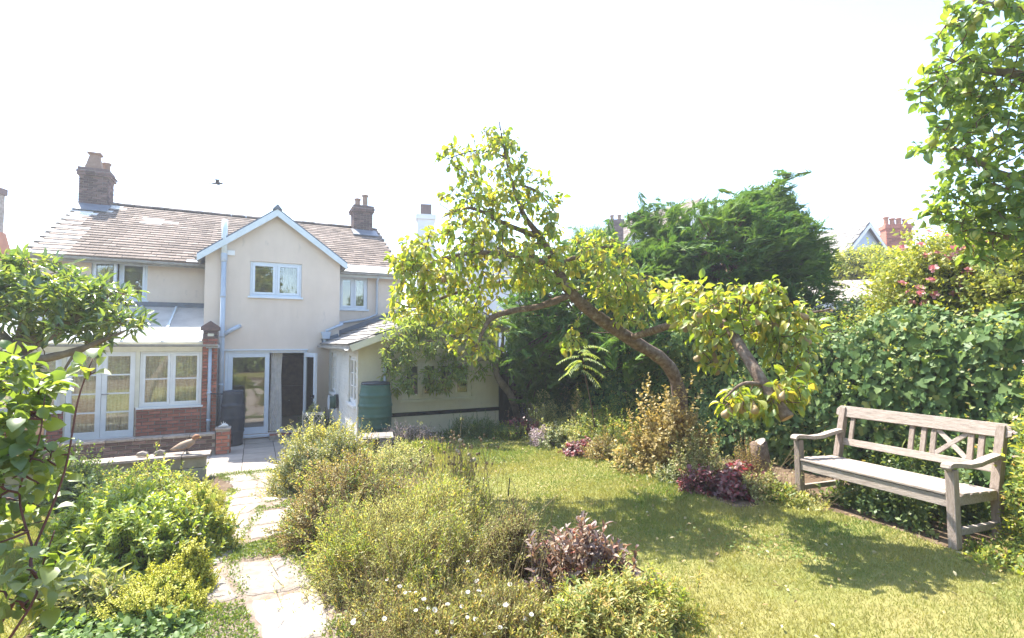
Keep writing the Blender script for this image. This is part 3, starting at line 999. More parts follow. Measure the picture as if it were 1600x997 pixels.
# net curtains inside
for (a, b, z0) in ((CL + .06, -3.13, .95), (-3.02, -2.48, .34), (-2.45, -1.9, .34), (-1.80, -1.25, .95), (-1.22, -.68, .95)):
    cm = MB(); n = 40
    for k in range(n + 1):
        u_ = a + (b - a) * k / n; w_ = .02 * math.sin(k * 1.35) + .008 * math.sin(k * 3.1)
        cm.v += [(u_, CF + .17 + w_, z0), (u_, CF + .17 + w_ * .7, 2.1)]
        if k: q = len(cm.v); cm.f.append((q - 4, q - 2, q - 1, q - 3))
    cm.build('net_curtain', M['net'], cons)
# roof
rp0 = Vector((CL - .05, CF - .14, 2.33)); rp1 = Vector((CL - .05, 1.49, 3.22)); rdv = rp1 - rp0
MB().prism([rp0, rp1, rp1 + Vector((0, 0, .016)), rp0 + Vector((0, 0, .016))], (-.665 - CL + .05, 0, 0)).build('roof_sheet', M['poly'], cons)
k = 0
for uu in np.linspace(CL - .03, -.69, 6):
    a = Vector((uu, rp0.y, rp0.z + .03)); MB().bar(a, a + rdv, .045, .028).build('glazing_bar', M['barge'], cons)
for uu in np.linspace(CL + .1, -.75, 6):
    MB().bar((uu, CF + .12, 2.385), (uu, 1.48, 3.165), .05, .06).build('rafter', M['frame_white'], cons)
MB().box(CL - .05, -.66, 1.44, 1.492, 3.22, 3.34).build('flashing', M['lead'], cons)
mb = MB(); half_pipe(mb, (CL - .15, CF - .19, 2.30), (CR + .02, CF - .19, 2.285), .055); mb.build('gutter', M['gutter'], cons)
MB().box(CR - .22, CR + .04, CF - .13, CF - .03, 2.20, 2.28).build('gutter_outlet', M['pipe'], cons, bevel=.006)
dpo = tubepart('downpipe', [(-.50, CF - .075, 2.22), (-.50, CF - .075, .05)], .036, parent=cons)
for zc in (.55, 1.16):
    tubepart('pipe_bracket', [(-.50, CF - .075, zc), (-.50, CF - .075, zc + .06)], .046, parent=dpo)
tubepart('diverter_hose', [(-.47, CF - .1, 1.18), (-.30, CF - .14, 1.17), (-.14, CF - .14, 1.15)], .014, 'black_plastic', dpo)

# ------------------------------------------------------------------ single-storey kitchen wing
wing = hroot('kitchen_wing', 3.5, -4.2, .5, 'low white-painted brick wing with slate roof joined to the cream house', 'extension')
WU0, WU1, WV = 2.124, 5.0, -4.2
W1 = (-1.30, -.44, 1.11, 2.07); W2 = (-4.0, -3.15, 1.13, 2.06)
EW = (2.95, 4.4, 1.22, 1.96)
mb = MB().wall(WV + .2, -.005, 0, 2.22, WU0, WU0 + .2, [(max(W2[0], WV + .2), W2[1], W2[2], W2[3]), W1], 'v')
mb.build('side_wall', M['white_brick'], wing)
mb = MB().wall(WU0, WU1, 0, 2.2, WV, WV + .2, [EW]).wall(WV + .2, -.005, 0, 2.2, WU1 - .2, WU1, [], 'v')
mb.prism([(WU0, WV, 2.2), (WU1, WV, 2.2), (WU1, WV, 2.55), (4.1, WV, 3.0), (WU0, WV, 2.24)], (0, .2, 0))
mb.build('end_wall', M['cream_wall'], wing)
# painted brick relief on the end wall and the side wall
for (a0, a1, z0, z1, f, ax, holes, kind) in ((WU0, WU1, .55, 2.2, WV, 'u', [(EW[0] - .04, EW[1] + .04, EW[2] - .08, EW[3] + .02)], 'cream_wall'),
                                             (WV, -.01, .0, 2.2, WU0, 'v', [(W1[0] - .04, W1[1] + .04, W1[2] - .08, W1[3] + .02), (W2[0] - .04, W2[1] + .04, W2[2] - .08, W2[3] + .02)], 'white_brick')):
    bm_ = MB(); n = int((z1 - z0) / .075)
    for i in range(n):
        a = a0 - (.1125 if i % 2 else 0)
        while a < a1:
            s, e = max(a, a0), min(a + .225, a1); a += .225
            zc = z0 + .075 * (i + .5)
            if e - s < .04 or any(h[0] < (s + e) / 2 < h[1] and h[2] < zc < h[3] for h in holes): continue
            d = random.uniform(.003, .008)
            if ax == 'u': bm_.box(s + .005, e - .005, f - d, f + .01, zc - .032, zc + .032)
            else: bm_.box(f - d, f + .01, s + .005, e - .005, zc - .032, zc + .032)
    o = bm_.build('painted_bricks', M[kind], wing); o['kind'] = 'stuff'
MB().box(WU0 + .4, WU1 + .01, WV - .02, WV - .009, .91, .985).build('damp_course', M['black'], wing)
window(wing, *W1, WU0, 2, 'v', 1, 'frame_white', 2, 0, fw=.045, cw=.04)
window(wing, *W2, WU0, 2, 'v', 1, 'frame_white', 2, 0, fw=.045, cw=.04)
window(wing, *EW, WV, 4, 'u', 1, 'frame_cream', 0, 0, fw=.05, cw=.045)
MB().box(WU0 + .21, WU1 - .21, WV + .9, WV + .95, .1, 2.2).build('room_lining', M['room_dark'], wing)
wr0 = Vector((1.93, WV - .22, 2.235)); wrt = Vector((4.1, WV - .22, 3.075)); wrr = Vector((5.25, WV - .22, 2.55))
mb = MB().prism([wr0, wrt, wrr, wrr + Vector((0, 0, .05)), wrt + Vector((0, 0, .05)), wr0 + Vector((0, 0, .05))], (0, -WV + .2, 0))
mb.prism([(GR + .01, -.03, 2.405), (4.1, -.03, 3.075), (5.25, -.03, 2.55), (5.25, -.03, 2.60), (4.1, -.03, 3.125), (GR + .01, -.03, 2.455)], (0, 1.5, 0))
wroof = mb.build('roof', M['slate'], wing)
wup = (wrt - wr0)
p00 = Vector((1.93, -.02, 2.285))
tile_roof(wroof, wing, p00, (0, -1, 0), wup, -WV + .22, wup.length, .34, .26, 'slate', 300)
p01 = Vector((GR + .06, 1.47, 2.47))
tile_roof(wroof, wing, p01, (0, -1, 0), wup, 1.45, 1.8, .34, .26, 'slate', 60)
MB().bar((GR + .02, 1.44, 2.53), (4.1, 1.44, 3.20), .06, .14).build('flashing', M['lead'], wroof)
MB().bar((GR - .02, -.04, 2.50), (1.93, -.04, 2.36), .06, .12).build('flashing', M['lead'], wroof)
MB().bar((4.1, WV - .23, 3.15), (4.1, 1.4, 3.15), .2, .06).build('ridge_cap', M['lead'], wroof)
mb = MB(); half_pipe(mb, (1.87, -.03, 2.25), (1.87, WV - .25, 2.23), .055); mb.build('gutter', M['gutter'], wing)
MB().bar((1.95, WV - .235, 2.22), (4.1, WV - .235, 3.055), .024, .12).build('bargeboard', M['frame_cream'], wing)
tubepart('downpipe', [(2.6, WV - .06, 1.95), (2.62, WV - .06, 1.5), (2.62, WV - .06, 1.2)], .03, 'pipe', wing)

# ------------------------------------------------------------------ neighbouring buildings
def gable_house(name, label, cx, cy, rz, wx, dy, eave, ridge, wall_m, roof_m, z0=0.0, chim=None, barge='frame_white', oh=.2):
    """ridge runs along local y; gable faces -y"""
    o = empty(name, (cx, cy, z0), rz, label, 'house')
    mb = MB().box(-wx / 2, wx / 2, 0, dy, 0, eave)
    mb.prism([(-wx / 2, 0, eave), (wx / 2, 0, eave), (0, 0, ridge - .02)], (0, dy, 0))
    mb.build('wall', M[wall_m], o)
    s = (ridge - eave) / (wx / 2)
    mb = MB()
    for sg in (-1, 1):
        e = wx / 2 + oh
        mb.prism([(0, -oh, ridge), (sg * e, -oh, ridge - e * s), (sg * e, -oh, ridge - e * s + .1), (0, -oh, ridge + .12)], (0, dy + 2 * oh, 0))
    r_ = mb.build('roof', M[roof_m], o)
    n = int(math.hypot(wx / 2 + oh, (wx / 2 + oh) * s) / .3)
    for sg in (-1, 1):
        tb = MB()
        for i in range(n):
            for j in range(int((dy + 2 * oh) / .4)):
                t0 = i / n * (wx / 2 + oh)
                y = -oh + .4 * j + (.2 if i % 2 else 0)
                if y + .4 > dy + oh: continue
                d = random.uniform(0, .012)
                x0, x1 = sg * t0, sg * (t0 + (wx / 2 + oh) / n * 1.12)
                zb0, zb1 = ridge + .12 - t0 * s, ridge + .12 - (t0 + (wx / 2 + oh) / n * 1.12) * s
                tb.prism([(x0, y + .01, zb0 + .004), (x1, y + .01, zb1 + .012 + d), (x1, y + .01, zb1 + .034 + d), (x0, y + .01, zb0 + .012)], (0, .385, 0))
        q = tb.build('tiles', M[roof_m], r_); q['kind'] = 'stuff'
    if barge:
        for sg in (-1, 1):
            e = wx / 2 + oh
            MB().prism([(0, -oh - .03, ridge + .04), (sg * e, -oh - .03, ridge - e * s + .04), (sg * e, -oh - .03, ridge - e * s - .14), (0, -oh - .03, ridge - .14)], (0, .028, 0)).build('bargeboard', M[barge], o)
    return o


def stack(o, x0, x1, y0, y1, z0, z1, npots, body, potm, band=None, ph=.55):
    c = MB().box(x0, x1, y0, y1, z0, z1).box(x0 - .06, x1 + .06, y0 - .06, y1 + .06, z1 - .22, z1 - .02).build('chimney', M[body], o)
    if body.startswith('brick'):
        L_ = .24
        for face in (0, 1):
            n = int((z1 - .22 - z0) / .08)
            for i in range(n):
                a0, a1 = (x0, x1) if face == 0 else (y0, y1)
                a = a0 - (L_ / 2 if i % 2 else 0)
                while a < a1:
                    s, e = max(a, a0), min(a + L_, a1); a += L_
                    if e - s < .06: continue
                    L2 = round((e - s - .014) / .02) * .02
                    b = link('brick', brick_mesh(body, L2, .03, .066), c)
                    if face == 0: b.location = ((s + e) / 2, y0 - .006, z0 + .08 * (i + .5))
                    else: b.location = (x0 - .006, (s + e) / 2, z0 + .08 * (i + .5)); b.rotation_euler = (0, 0, -math.pi / 2)
    for k in range(abs(npots)):
        px_ = x0 + (x1 - x0) * (k + .5) / npots; py_ = (y0 + y1) / 2
        if npots < 0: px_ = (x0 + x1) / 2; py_ = y0 + (y1 - y0) * (k + .5) / -npots
        h = ph * random.uniform(.75, 1.15)
        MB().lathe([(.13, 0), (.14, .05), (.12, .08), (.11, h - .1), (.145, h - .07), (.145, h - .02), (.11, h), (.09, h)], px_, py_, 14, z1).build('chimney_pot', M[potm], c)
    return c


# blue gabled house far right
pB = at(1352, 352, 23)
nb = gable_house('neighbour_house', 'pale blue gabled house with red brick chimney beyond the garden hedge', pB.x, 23.0, R(22), 5.0, 7, 3.35 + 2.0, pB.z, 'render_blue', 'slate')
pK = at(1380, 352, 27)
nk = gable_house('neighbour_house', 'hidden slate-roofed house whose red brick chimney with four pots shows behind the pale blue gable', pK.x + .6, 26.6, R(80), 5.0, 7, 4.2, pK.z - 1.6, 'render_white', 'slate')
stack(nk, -.35, .25, -.35, .85, pK.z - 3.2, pK.z - .10, -4, 'brick', 'pot_red', ph=.42)
# white rendered house behind the pear tree
pW = at(702, 345, 22)
nw = gable_house('neighbour_house', 'white rendered house with white chimney stack behind the pear tree', pW.x + 1.4, 22.0, R(10), 4.6, 7, 3.9, pW.z - .1, 'render_white', 'slate')
cw = stack(nw, -2.75, -2.0, .6, 1.3, 2.0, at(672, 340, 22).z + .2, 0, 'render_white', 'pot')
MB().box(-2.62, -2.13, .72, 1.18, at(672, 340, 22).z + .2, at(672, 316, 22).z).build('chimney_top', M['brick_dark'], cw)
# orange-roofed house at far left
pO = at(4, 352, 17)
no = gable_house('neighbour_house', 'orange tile-hung house edge with pale chimney beside the cream house', pO.x - 3.6, 17.0, R(8), 4.6, 6, 3.0, pO.z - .3, 'render_orange', 'render_orange', barge=None)
pb_ = at(19, 412, 17); dxo = pO.x - 3.6
co_ = MB().prism([(-18.4 - dxo, -.4, 0), (pb_.x + .15 - dxo, -.4, 0), (pb_.x - .35 - dxo, -.4, pb_.z), (at(8, 360, 17).x - .40 - dxo, -.4, at(8, 360, 17).z), (-18.2 - dxo, -.4, at(8, 360, 17).z)], (0, .4, 0)).build('chimney_breast', M['render_orange'], no)
MB().box(-18.0 - dxo, at(7, 330, 17).x - .42 - dxo, -.38, .0, at(8, 360, 17).z, at(4, 300, 17).z).build('chimney_shaft', M['stone'], co_)
MB().box(-18.1 - dxo, at(10, 330, 17).x - .44 - dxo, -.45, .05, at(4, 300, 17).z, at(4, 290, 17).z).build('chimney_cap', M['brick_dark'], co_)
# brown roof peeping above the conifer
pP = at(1092, 313, 30)
gable_house('neighbour_house', 'brown tiled roof apex peeping above the big conifer', pP.x, 30.0, R(30), 6.5, 8, 7.4, pP.z, 'render_white', 'tile')
pC = at(968, 333, 30)
nc = gable_house('neighbour_house', 'distant slate-roofed house with clay pots left of the big conifer', pC.x + 1.5, 31.0, R(-8), 5.5, 8, 6.5, pC.z - .7, 'render_white', 'slate')
stack(nc, -1.9, -1.0, .5, 1.1, 5.5, pC.z + .05, 2, 'brick_dark', 'pot', ph=.4)
# garage with a felt roof behind the rose hedge
g0 = at(1380, 440, 11.5)
gar = empty('garage', (g0.x, 11.5, 0), R(-18), 'low garage with beige felted roof behind the rose hedge', 'garage')
MB().box(-1.6, 2.0, 0, 4, 0, g0.z - .55).build('wall', M['render_white'], gar)
mb = MB().prism([(-1.9, -.25, g0.z - .55), (2.2, -.25, g0.z - .45), (2.2, -.25, g0.z - .35), (-1.9, -.25, g0.z - .45)], (0, 4.5, .9))
gr_ = mb.build('roof', M['felt'], gar)
MB().box(-1.92, 2.22, -.29, -.255, g0.z - .62, g0.z - .46).build('fascia', M['frame_white'], gar)
for q in range(3):
    x = -1.2 + q * 1.3
    MB().bar((x, -.24, g0.z - .43 + .0244 * (x + 1.9) + .008), (x, 4.2, g0.z + .46 + .0244 * (x + 1.9)), .05, .02).build('felt_seam', M['stone'], gr_)
# dark fence beside the wing
fo = hroot('fence_panel', 5.45, -3.6, .5, 'dark timber fence panel at the corner of the low white wing', 'fence')
for i in range(8):
    MB().box(5.06 + i * .115, 5.165 + i * .115, -3.62, -3.595, .5, 2.1 + random.uniform(-.01, .01)).build('board', M['fence'], fo)
MB().box(5.06, 5.98, -3.594, -3.55, .8, .87).box(5.06, 5.98, -3.594, -3.55, 1.8, 1.87).build('rail', M['fence'], fo)
# ------------------------------------------------------------------ foliage tools
def nrm(a):
    return a / np.maximum(np.linalg.norm(a, axis=-1, keepdims=True), 1e-9)


def wob(P, f, seed):
    """cheap smooth noise about -1..1"""
    r = np.random.default_rng(seed)
    s = 0
    for k in range(5):
        d = r.normal(size=3); d /= np.linalg.norm(d)
        s = s + np.sin(P @ (d * f * (1 + .35 * k)) + r.uniform(0, 6.28))
    return s / 2.6


def template(kind):
    """unit leaf: y 0..1 along the midrib, x half-widths, z up; returns verts, tri/quad faces (quads)"""
    if kind == 'diamond':
        V = [(0, 0, 0), (.5, .45, .06), (0, 1, -.04), (-.5, .45, .06)]
        F = [(0, 1, 2, 3)]
    elif kind == 'tri':
        V = [(-.5, 0, 0), (.5, 0, 0), (0, 1, 0)]
        F = [(0, 1, 2)]
    elif kind == 'fold':
        V = [(0, 0, 0), (.42, .28, .10), (.40, .66, .07), (0, 1, -.10), (-.40, .66, .07), (-.42, .28, .10), (0, .45, 0.0)]
        F = [(0, 1, 2, 6), (6, 2, 3, 3), (0, 6, 4, 5), (6, 3, 3, 4)]
        F = [(0, 1, 6), (1, 2, 6), (2, 3, 6), (3, 4, 6), (4, 5, 6), (5, 0, 6)]
    elif kind == 'broad':       # rounder, curled leaf with a petiole
        ys = [0.14, .30, .52, .76, 1.0]; ws = [0.06, .40, .50, .36, .0]
        V = [(-.015, 0, .0), (.015, 0, .0)]; F = []
        z = lambda y: .10 * math.sin(y * 2.6) - .30 * max(0, y - .55) ** 1.6
        for y, w in zip(ys, ws):
            if w > 0: V += [(-w, y, z(y) + w * .28), (0, y, z(y)), (w, y, z(y) + w * .28)]
        V.append((0, 1.0, z(1.0)))
        F = [(0, 1, 3), (0, 3, 2), (1, 4, 3)]
        for k in range(3):
            a = 2 + 3 * k
            F += [(a, a + 1, a + 4), (a, a + 4, a + 3), (a + 1, a + 2, a + 5), (a + 1, a + 5, a + 4)]
        a = 11
        F += [(a, a + 1, 14), (a + 1, a + 2, 14)]
    elif kind == 'ivy':
        V = [(0, 0, 0), (.32, -.10, .03), (.52, .22, .05), (.27, .40, .02), (.30, .62, .03), (0, 1, -.05), (-.30, .62, .03), (-.27, .40, .02), (-.52, .22, .05), (-.32, -.10, .03), (0, .4, .0)]
        F = [(k, k + 1, 10) for k in range(9)] + [(9, 0, 10)]
    elif kind == 'lance':
        V = [(0, 0, 0), (.5, .35, .06), (.35, .7, .03), (0, 1, -.12), (-.35, .7, .03), (-.5, .35, .06)]
        F = [(0, 1, 2, 3), (0, 3, 4, 5)]
    V = np.array(V, float)
    return V, np.array(F)


TPL = {k: template(k) for k in ('diamond', 'tri', 'fold', 'broad', 'ivy', 'lance')}


def leaf_batch(name, parent, mat, pos, yd, nd, L, W, kind, origin, split=0, indiv='leaf', smooth=False):
    V, F = TPL[kind]
    N = len(pos)
    L = np.broadcast_to(np.asarray(L, float), (N,)); W = np.broadcast_to(np.asarray(W, float), (N,))
    Yv = nrm(yd); X = nrm(np.cross(Yv, nd + 1e-6)); Z = np.cross(X, Yv)
    idx = np.arange(N)
    if split:
        d = np.linalg.norm(pos - np.array([0, 0, CAMZ]), axis=1) / L
        pxx = pos[:, 0] / np.maximum(pos[:, 1], .05)
        vis = (np.abs(pxx) < 1.0) & (pos[:, 1] > .3)
        d = np.where(vis, d, 1e6 + d)
        order = np.argsort(d)
        one = order[:split]; idx = order[split:]
        me = bpy.data.meshes.get('leafmesh_' + mat.name + kind)
        if me is None:
            k = F.shape[1]
            me = np_mesh('leafmesh_' + mat.name + kind, V, F, mat, smooth)
        for i in one:
            o = link(indiv, me, parent)
            mm = Matrix(((X[i][0] * W[i], Yv[i][0] * L[i], Z[i][0] * L[i], pos[i][0] - origin[0]),
                         (X[i][1] * W[i], Yv[i][1] * L[i], Z[i][1] * L[i], pos[i][1] - origin[1]),
                         (X[i][2] * W[i], Yv[i][2] * L[i], Z[i][2] * L[i], pos[i][2] - origin[2]), (0, 0, 0, 1)))
            o.matrix_local = mm
    if len(idx) == 0: return None
    P = pos[idx]; k = len(V)
    VV = P[:, None, :] + X[idx][:, None, :] * (V[None, :, 0:1] * W[idx][:, None, None]) + Yv[idx][:, None, :] * (V[None, :, 1:2] * L[idx][:, None, None]) + Z[idx][:, None, :] * (V[None, :, 2:3] * L[idx][:, None, None])
    VV = VV.reshape(-1, 3) - np.array(origin)
    FF = (F[None] + (np.arange(len(idx)) * k)[:, None, None]).reshape(-1, F.shape[1])
    o = link(name, np_mesh(name, VV, FF, mat, smooth), parent)
    o['kind'] = 'stuff'
    return o


def stem_batch(name, parent, mat, A, B, r, origin, r2=None, stuff=True):
    A = np.asarray(A); B = np.asarray(B); N = len(A)
    d = nrm(B - A)
    ref = np.where(np.abs(d[:, 2:3]) > .9, np.array([[1., 0, 0]]), np.array([[0., 0, 1]]))
    X = nrm(np.cross(d, ref)); Y = np.cross(d, X)
    r = np.broadcast_to(np.asarray(r, float), (N,)); r2 = r * .5 if r2 is None else np.broadcast_to(np.asarray(r2, float), (N,))
    vs = []
    for P, rr_ in ((A, r), (B, r2)):
        for k in range(3):
            a = 2 * math.pi * k / 3
            vs.append(P + (X * math.cos(a) + Y * math.sin(a)) * rr_[:, None])
    V = np.stack(vs, 1).reshape(-1, 3) - np.array(origin)
    base = np.array([(0, 1, 4, 3), (1, 2, 5, 4), (2, 0, 3, 5)])
    F = (base[None] + (np.arange(N) * 6)[:, None, None]).reshape(-1, 4)
    o = link(name, np_mesh(name, V, F, mat), parent)
    if stuff: o['kind'] = 'stuff'
    return o


def sprig_leaves(base, sd, slen, K, ang, r, start=.15, droop=0.0, jit=.25):
    """leaves spiralling up each sprig"""
    S = len(base)
    t = (start + (1 - start) * (np.arange(K) + .5) / K)[None, :, None] + r.normal(0, .03, (S, K, 1))
    ref = r.normal(size=(S, 3)); a = nrm(np.cross(sd, ref)); b = np.cross(sd, a)
    phi = (np.arange(K) * 2.4)[None, :] + r.uniform(0, 6.28, (S, 1)) + r.normal(0, .3, (S, K))
    perp = a[:, None] * np.cos(phi)[..., None] + b[:, None] * np.sin(phi)[..., None]
    ag = (ang + r.normal(0, jit, (S, K)))[..., None]
    pos = base[:, None] + sd[:, None] * (slen[:, None, None] * t)
    yd = sd[:, None] * np.cos(ag) + perp * np.sin(ag)
    yd[..., 2] -= droop
    nd = sd[:, None] * np.sin(ag) - perp * np.cos(ag) + r.normal(0, .15, (S, K, 3))
    return pos.reshape(-1, 3), yd.reshape(-1, 3), nd.reshape(-1, 3)


def dome(S, c, rad, r, bump=.18, freq=3.0, seed=1, low=-.15, inner=.55, power=.5):
    """sprig tips through a lumpy dome; returns tips and outward directions"""
    d = r.normal(size=(S * 3, 3)); d = nrm(d); d = d[d[:, 2] > low][:S]
    while len(d) < S: d = np.concatenate([d, d])[:S]
    f = 1 + 1.25 * bump * wob(d, freq, seed) + .8 * bump * wob(d, freq * 2.7, seed + 1)
    rf = inner + (1 - inner) * r.uniform(0, 1, len(d)) ** power
    far = r.uniform(0, 1, len(d)) < .16
    rf = np.where(far, rf * r.uniform(1.0, 1.34, len(d)), rf)
    tip = np.array(c) + d * np.array(rad) * (f * rf)[:, None]
    out = nrm(d / np.array(rad))
    return tip, out


def plant(name, label, cat, px, py, hw, hh, S, K, slen, L, W, mat, kind='diamond', ang=.9, up=.4, droop=0.0, depth=1.0, bump=.18, freq=3.0, seed=1, stem='stem_green', sr=.0025, inner=.55, power=.5,
          split=0, group=None, flowers=None, core=0, lift=0.0, stalks=0, mix=None, jit=.3, low=-.1, ground=True, start=.15, loc=None, size=None, sink=.0, zlift=0.0):
    r = np.random.default_rng(seed * 97 + 13)
    if loc is None:
        x, y, z = gp(px, py)
        yf = y
        y = yf / (1 - min(.5, .85 * depth * hw / 800))
        rx = hw * y / 800; ry = rx * depth
        x = (px - 800) / 800 * y
        z = max(tz(x, y), 0)
        yy_ = (498.5 - (py - hh)) / 800
        h = max(.12, CAMZ + (math.sin(PITCH) + yy_ * math.cos(PITCH)) / (math.cos(PITCH) - yy_ * math.sin(PITCH)) * (y + .15 * ry) - z)
    else:
        x, y, z = loc; rx, ry, h = size
    z += zlift
    root = empty(name, (x, y, z), 0, label, cat, group)
    tips, out = dome(S, (x, y, z - sink + lift), (rx, ry, h), r, bump, freq, seed, low, inner, power)
    gz_ = terrain(tips[:, 0], tips[:, 1])
    gz_ = np.maximum(gz_, 0) if loc is None else np.full(len(tips), z)
    tips[:, 2] = np.maximum(tips[:, 2], gz_ + .02)
    sd = nrm(out + np.array([0, 0, up]) + r.normal(0, jit, (len(tips), 3)))
    sl_ = slen * r.uniform(.7, 1.25, len(tips))
    base = tips - sd * sl_[:, None]
    pos, yd, nd = sprig_leaves(base, sd, sl_, K, ang, r, start, droop)
    N = len(pos)
    LL = L * r.uniform(.65, 1.25, N); WW = LL * (W / L)
    if mix:
        m2, frac, sc = mix
        sel = np.repeat(r.uniform(0, 1, N // K) + .35 * wob(tips, 6, seed + 9) < frac, K)
        leaf_batch('other_foliage', root, M[m2], pos[sel], yd[sel], nd[sel], LL[sel] * sc, WW[sel] * sc, kind, (x, y, z))
        pos, yd, nd, LL, WW = pos[~sel], yd[~sel], nd[~sel], LL[~sel], WW[~sel]
    leaf_batch('foliage', root, M[mat], pos, yd, nd, LL, WW, kind, (x, y, z), split)
    stem_batch('stems', root, M[stem], base, tips, sr, (x, y, z))
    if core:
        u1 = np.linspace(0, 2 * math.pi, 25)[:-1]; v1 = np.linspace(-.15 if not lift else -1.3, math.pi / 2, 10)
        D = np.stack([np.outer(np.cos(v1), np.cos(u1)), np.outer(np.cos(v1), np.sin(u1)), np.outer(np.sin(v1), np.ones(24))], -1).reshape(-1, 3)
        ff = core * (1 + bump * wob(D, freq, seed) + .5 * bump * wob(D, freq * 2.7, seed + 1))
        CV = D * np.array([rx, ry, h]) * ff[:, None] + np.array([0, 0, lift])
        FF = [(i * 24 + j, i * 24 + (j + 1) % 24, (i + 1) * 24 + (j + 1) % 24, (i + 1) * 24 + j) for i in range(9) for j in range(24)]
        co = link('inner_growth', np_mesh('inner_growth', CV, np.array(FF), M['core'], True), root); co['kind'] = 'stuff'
    # main stems rising from the soil
    n = max(6, S // 25)
    j = r.integers(0, len(tips), n)
    a = np.stack([x + r.normal(0, rx * .18, n), y + r.normal(0, ry * .18, n), np.full(n, z - .02)], 1)
    stem_batch('main_stems', root, M[stem], a, base[j], sr * 2.2, (x, y, z))
    if stalks:
        # thin dry flower stalks standing clear of the foliage
        k = r.choice(np.where(out[:, 2] > .25)[0], stalks)
        d = nrm(out[k] * .35 + np.array([0, 0, 1.0]) + r.normal(0, .28, (stalks, 3)))
        ln = r.uniform(.10, .30, stalks) * (1 + h)
        A_ = tips[k] - d * .1; B_ = A_ + d * ln[:, None]; C_ = B_ + nrm(d + r.normal(0, .35, (stalks, 3))) * (ln * .5)[:, None]
        stem_batch('stalks', root, M['stem_dry'], np.concatenate([A_, B_]), np.concatenate([B_, C_]), .0017, (x, y, z), .0014)
        rep = 5
        pp_ = np.repeat(C_, rep, 0) + r.normal(0, .012, (stalks * rep, 3)); 
        leaf_batch('seed_tufts', root, M['daisy_leaf'], pp_, r.normal(size=(stalks * rep, 3)), r.normal(size=(stalks * rep, 3)), r.uniform(.012, .026, stalks * rep), r.uniform(.005, .011, stalks * rep), 'diamond', (x, y, z))
    return root, (x, y, z), tips, out, r


def grow(limbs, attract, r, step=.09, sag=.0):
    """connect attraction points to the nearest bit of wood; returns list of twig polylines"""
    nodes = []
    for P, _ in limbs:
        P = [Vector(p) for p in P]
        for a, b in zip(P[:-1], P[1:]):
            n = max(2, int((b - a).length / .06))
            for k in range(n): nodes.append(tuple(a.lerp(b, k / n)))
        nodes.append(tuple(P[-1]))
    nodes = np.array(nodes)
    A = np.array(attract)
    d0 = np.min(np.linalg.norm(A[:, None] - nodes[None], axis=2), axis=1)
    twigs = []
    for i in np.argsort(d0):
        p = A[i]
        dd = np.linalg.norm(nodes - p, axis=1)
        j = int(np.argmin(dd)); q = nodes[j]; d = dd[j]
        if d < .03: continue
        n = max(3, int(d / step) + 1)
        t = np.linspace(0, 1, n)[:, None]
        off = r.normal(0, .10 * d, 3)
        pts = q + (p - q) * t + off * (np.sin(t * math.pi)) + np.array([0, 0, sag * d]) * np.sin(t * math.pi)
        twigs.append(pts)
        nodes = np.concatenate([nodes, pts[1:]])
    return twigs


def blob_points(blobs, r, scale=1.0):
    pts = []
    for (px, py, Y, rx, ry, dep, n) in blobs:
        c = np.array(at(px, py, Y)); f = Y / 800
        for _ in range(int(n * scale)):
            d = r.normal(size=3); d /= np.linalg.norm(d)
            rr_ = r.uniform(.15, 1) ** .45
            pts.append(c + d * rr_ * np.array([rx * f, dep, ry * f]))
    return pts


def smooth_pts(P, rad, m=4):
    """Catmull-Rom through limb points"""
    P = [Vector(p) for p in P]; out = []; ro = []
    for i in range(len(P) - 1):
        p0 = P[max(i - 1, 0)]; p1 = P[i]; p2 = P[i + 1]; p3 = P[min(i + 2, len(P) - 1)]
        for k in range(m):
            t = k / m
            out.append(.5 * ((2 * p1) + (p2 - p0) * t + (2 * p0 - 5 * p1 + 4 * p2 - p3) * t * t + (3 * p1 - p0 - 3 * p2 + p3) * t ** 3))
            ro.append(rad[i] + (rad[i + 1] - rad[i]) * t)
    out.append(P[-1]); ro.append(rad[-1])
    return out, ro


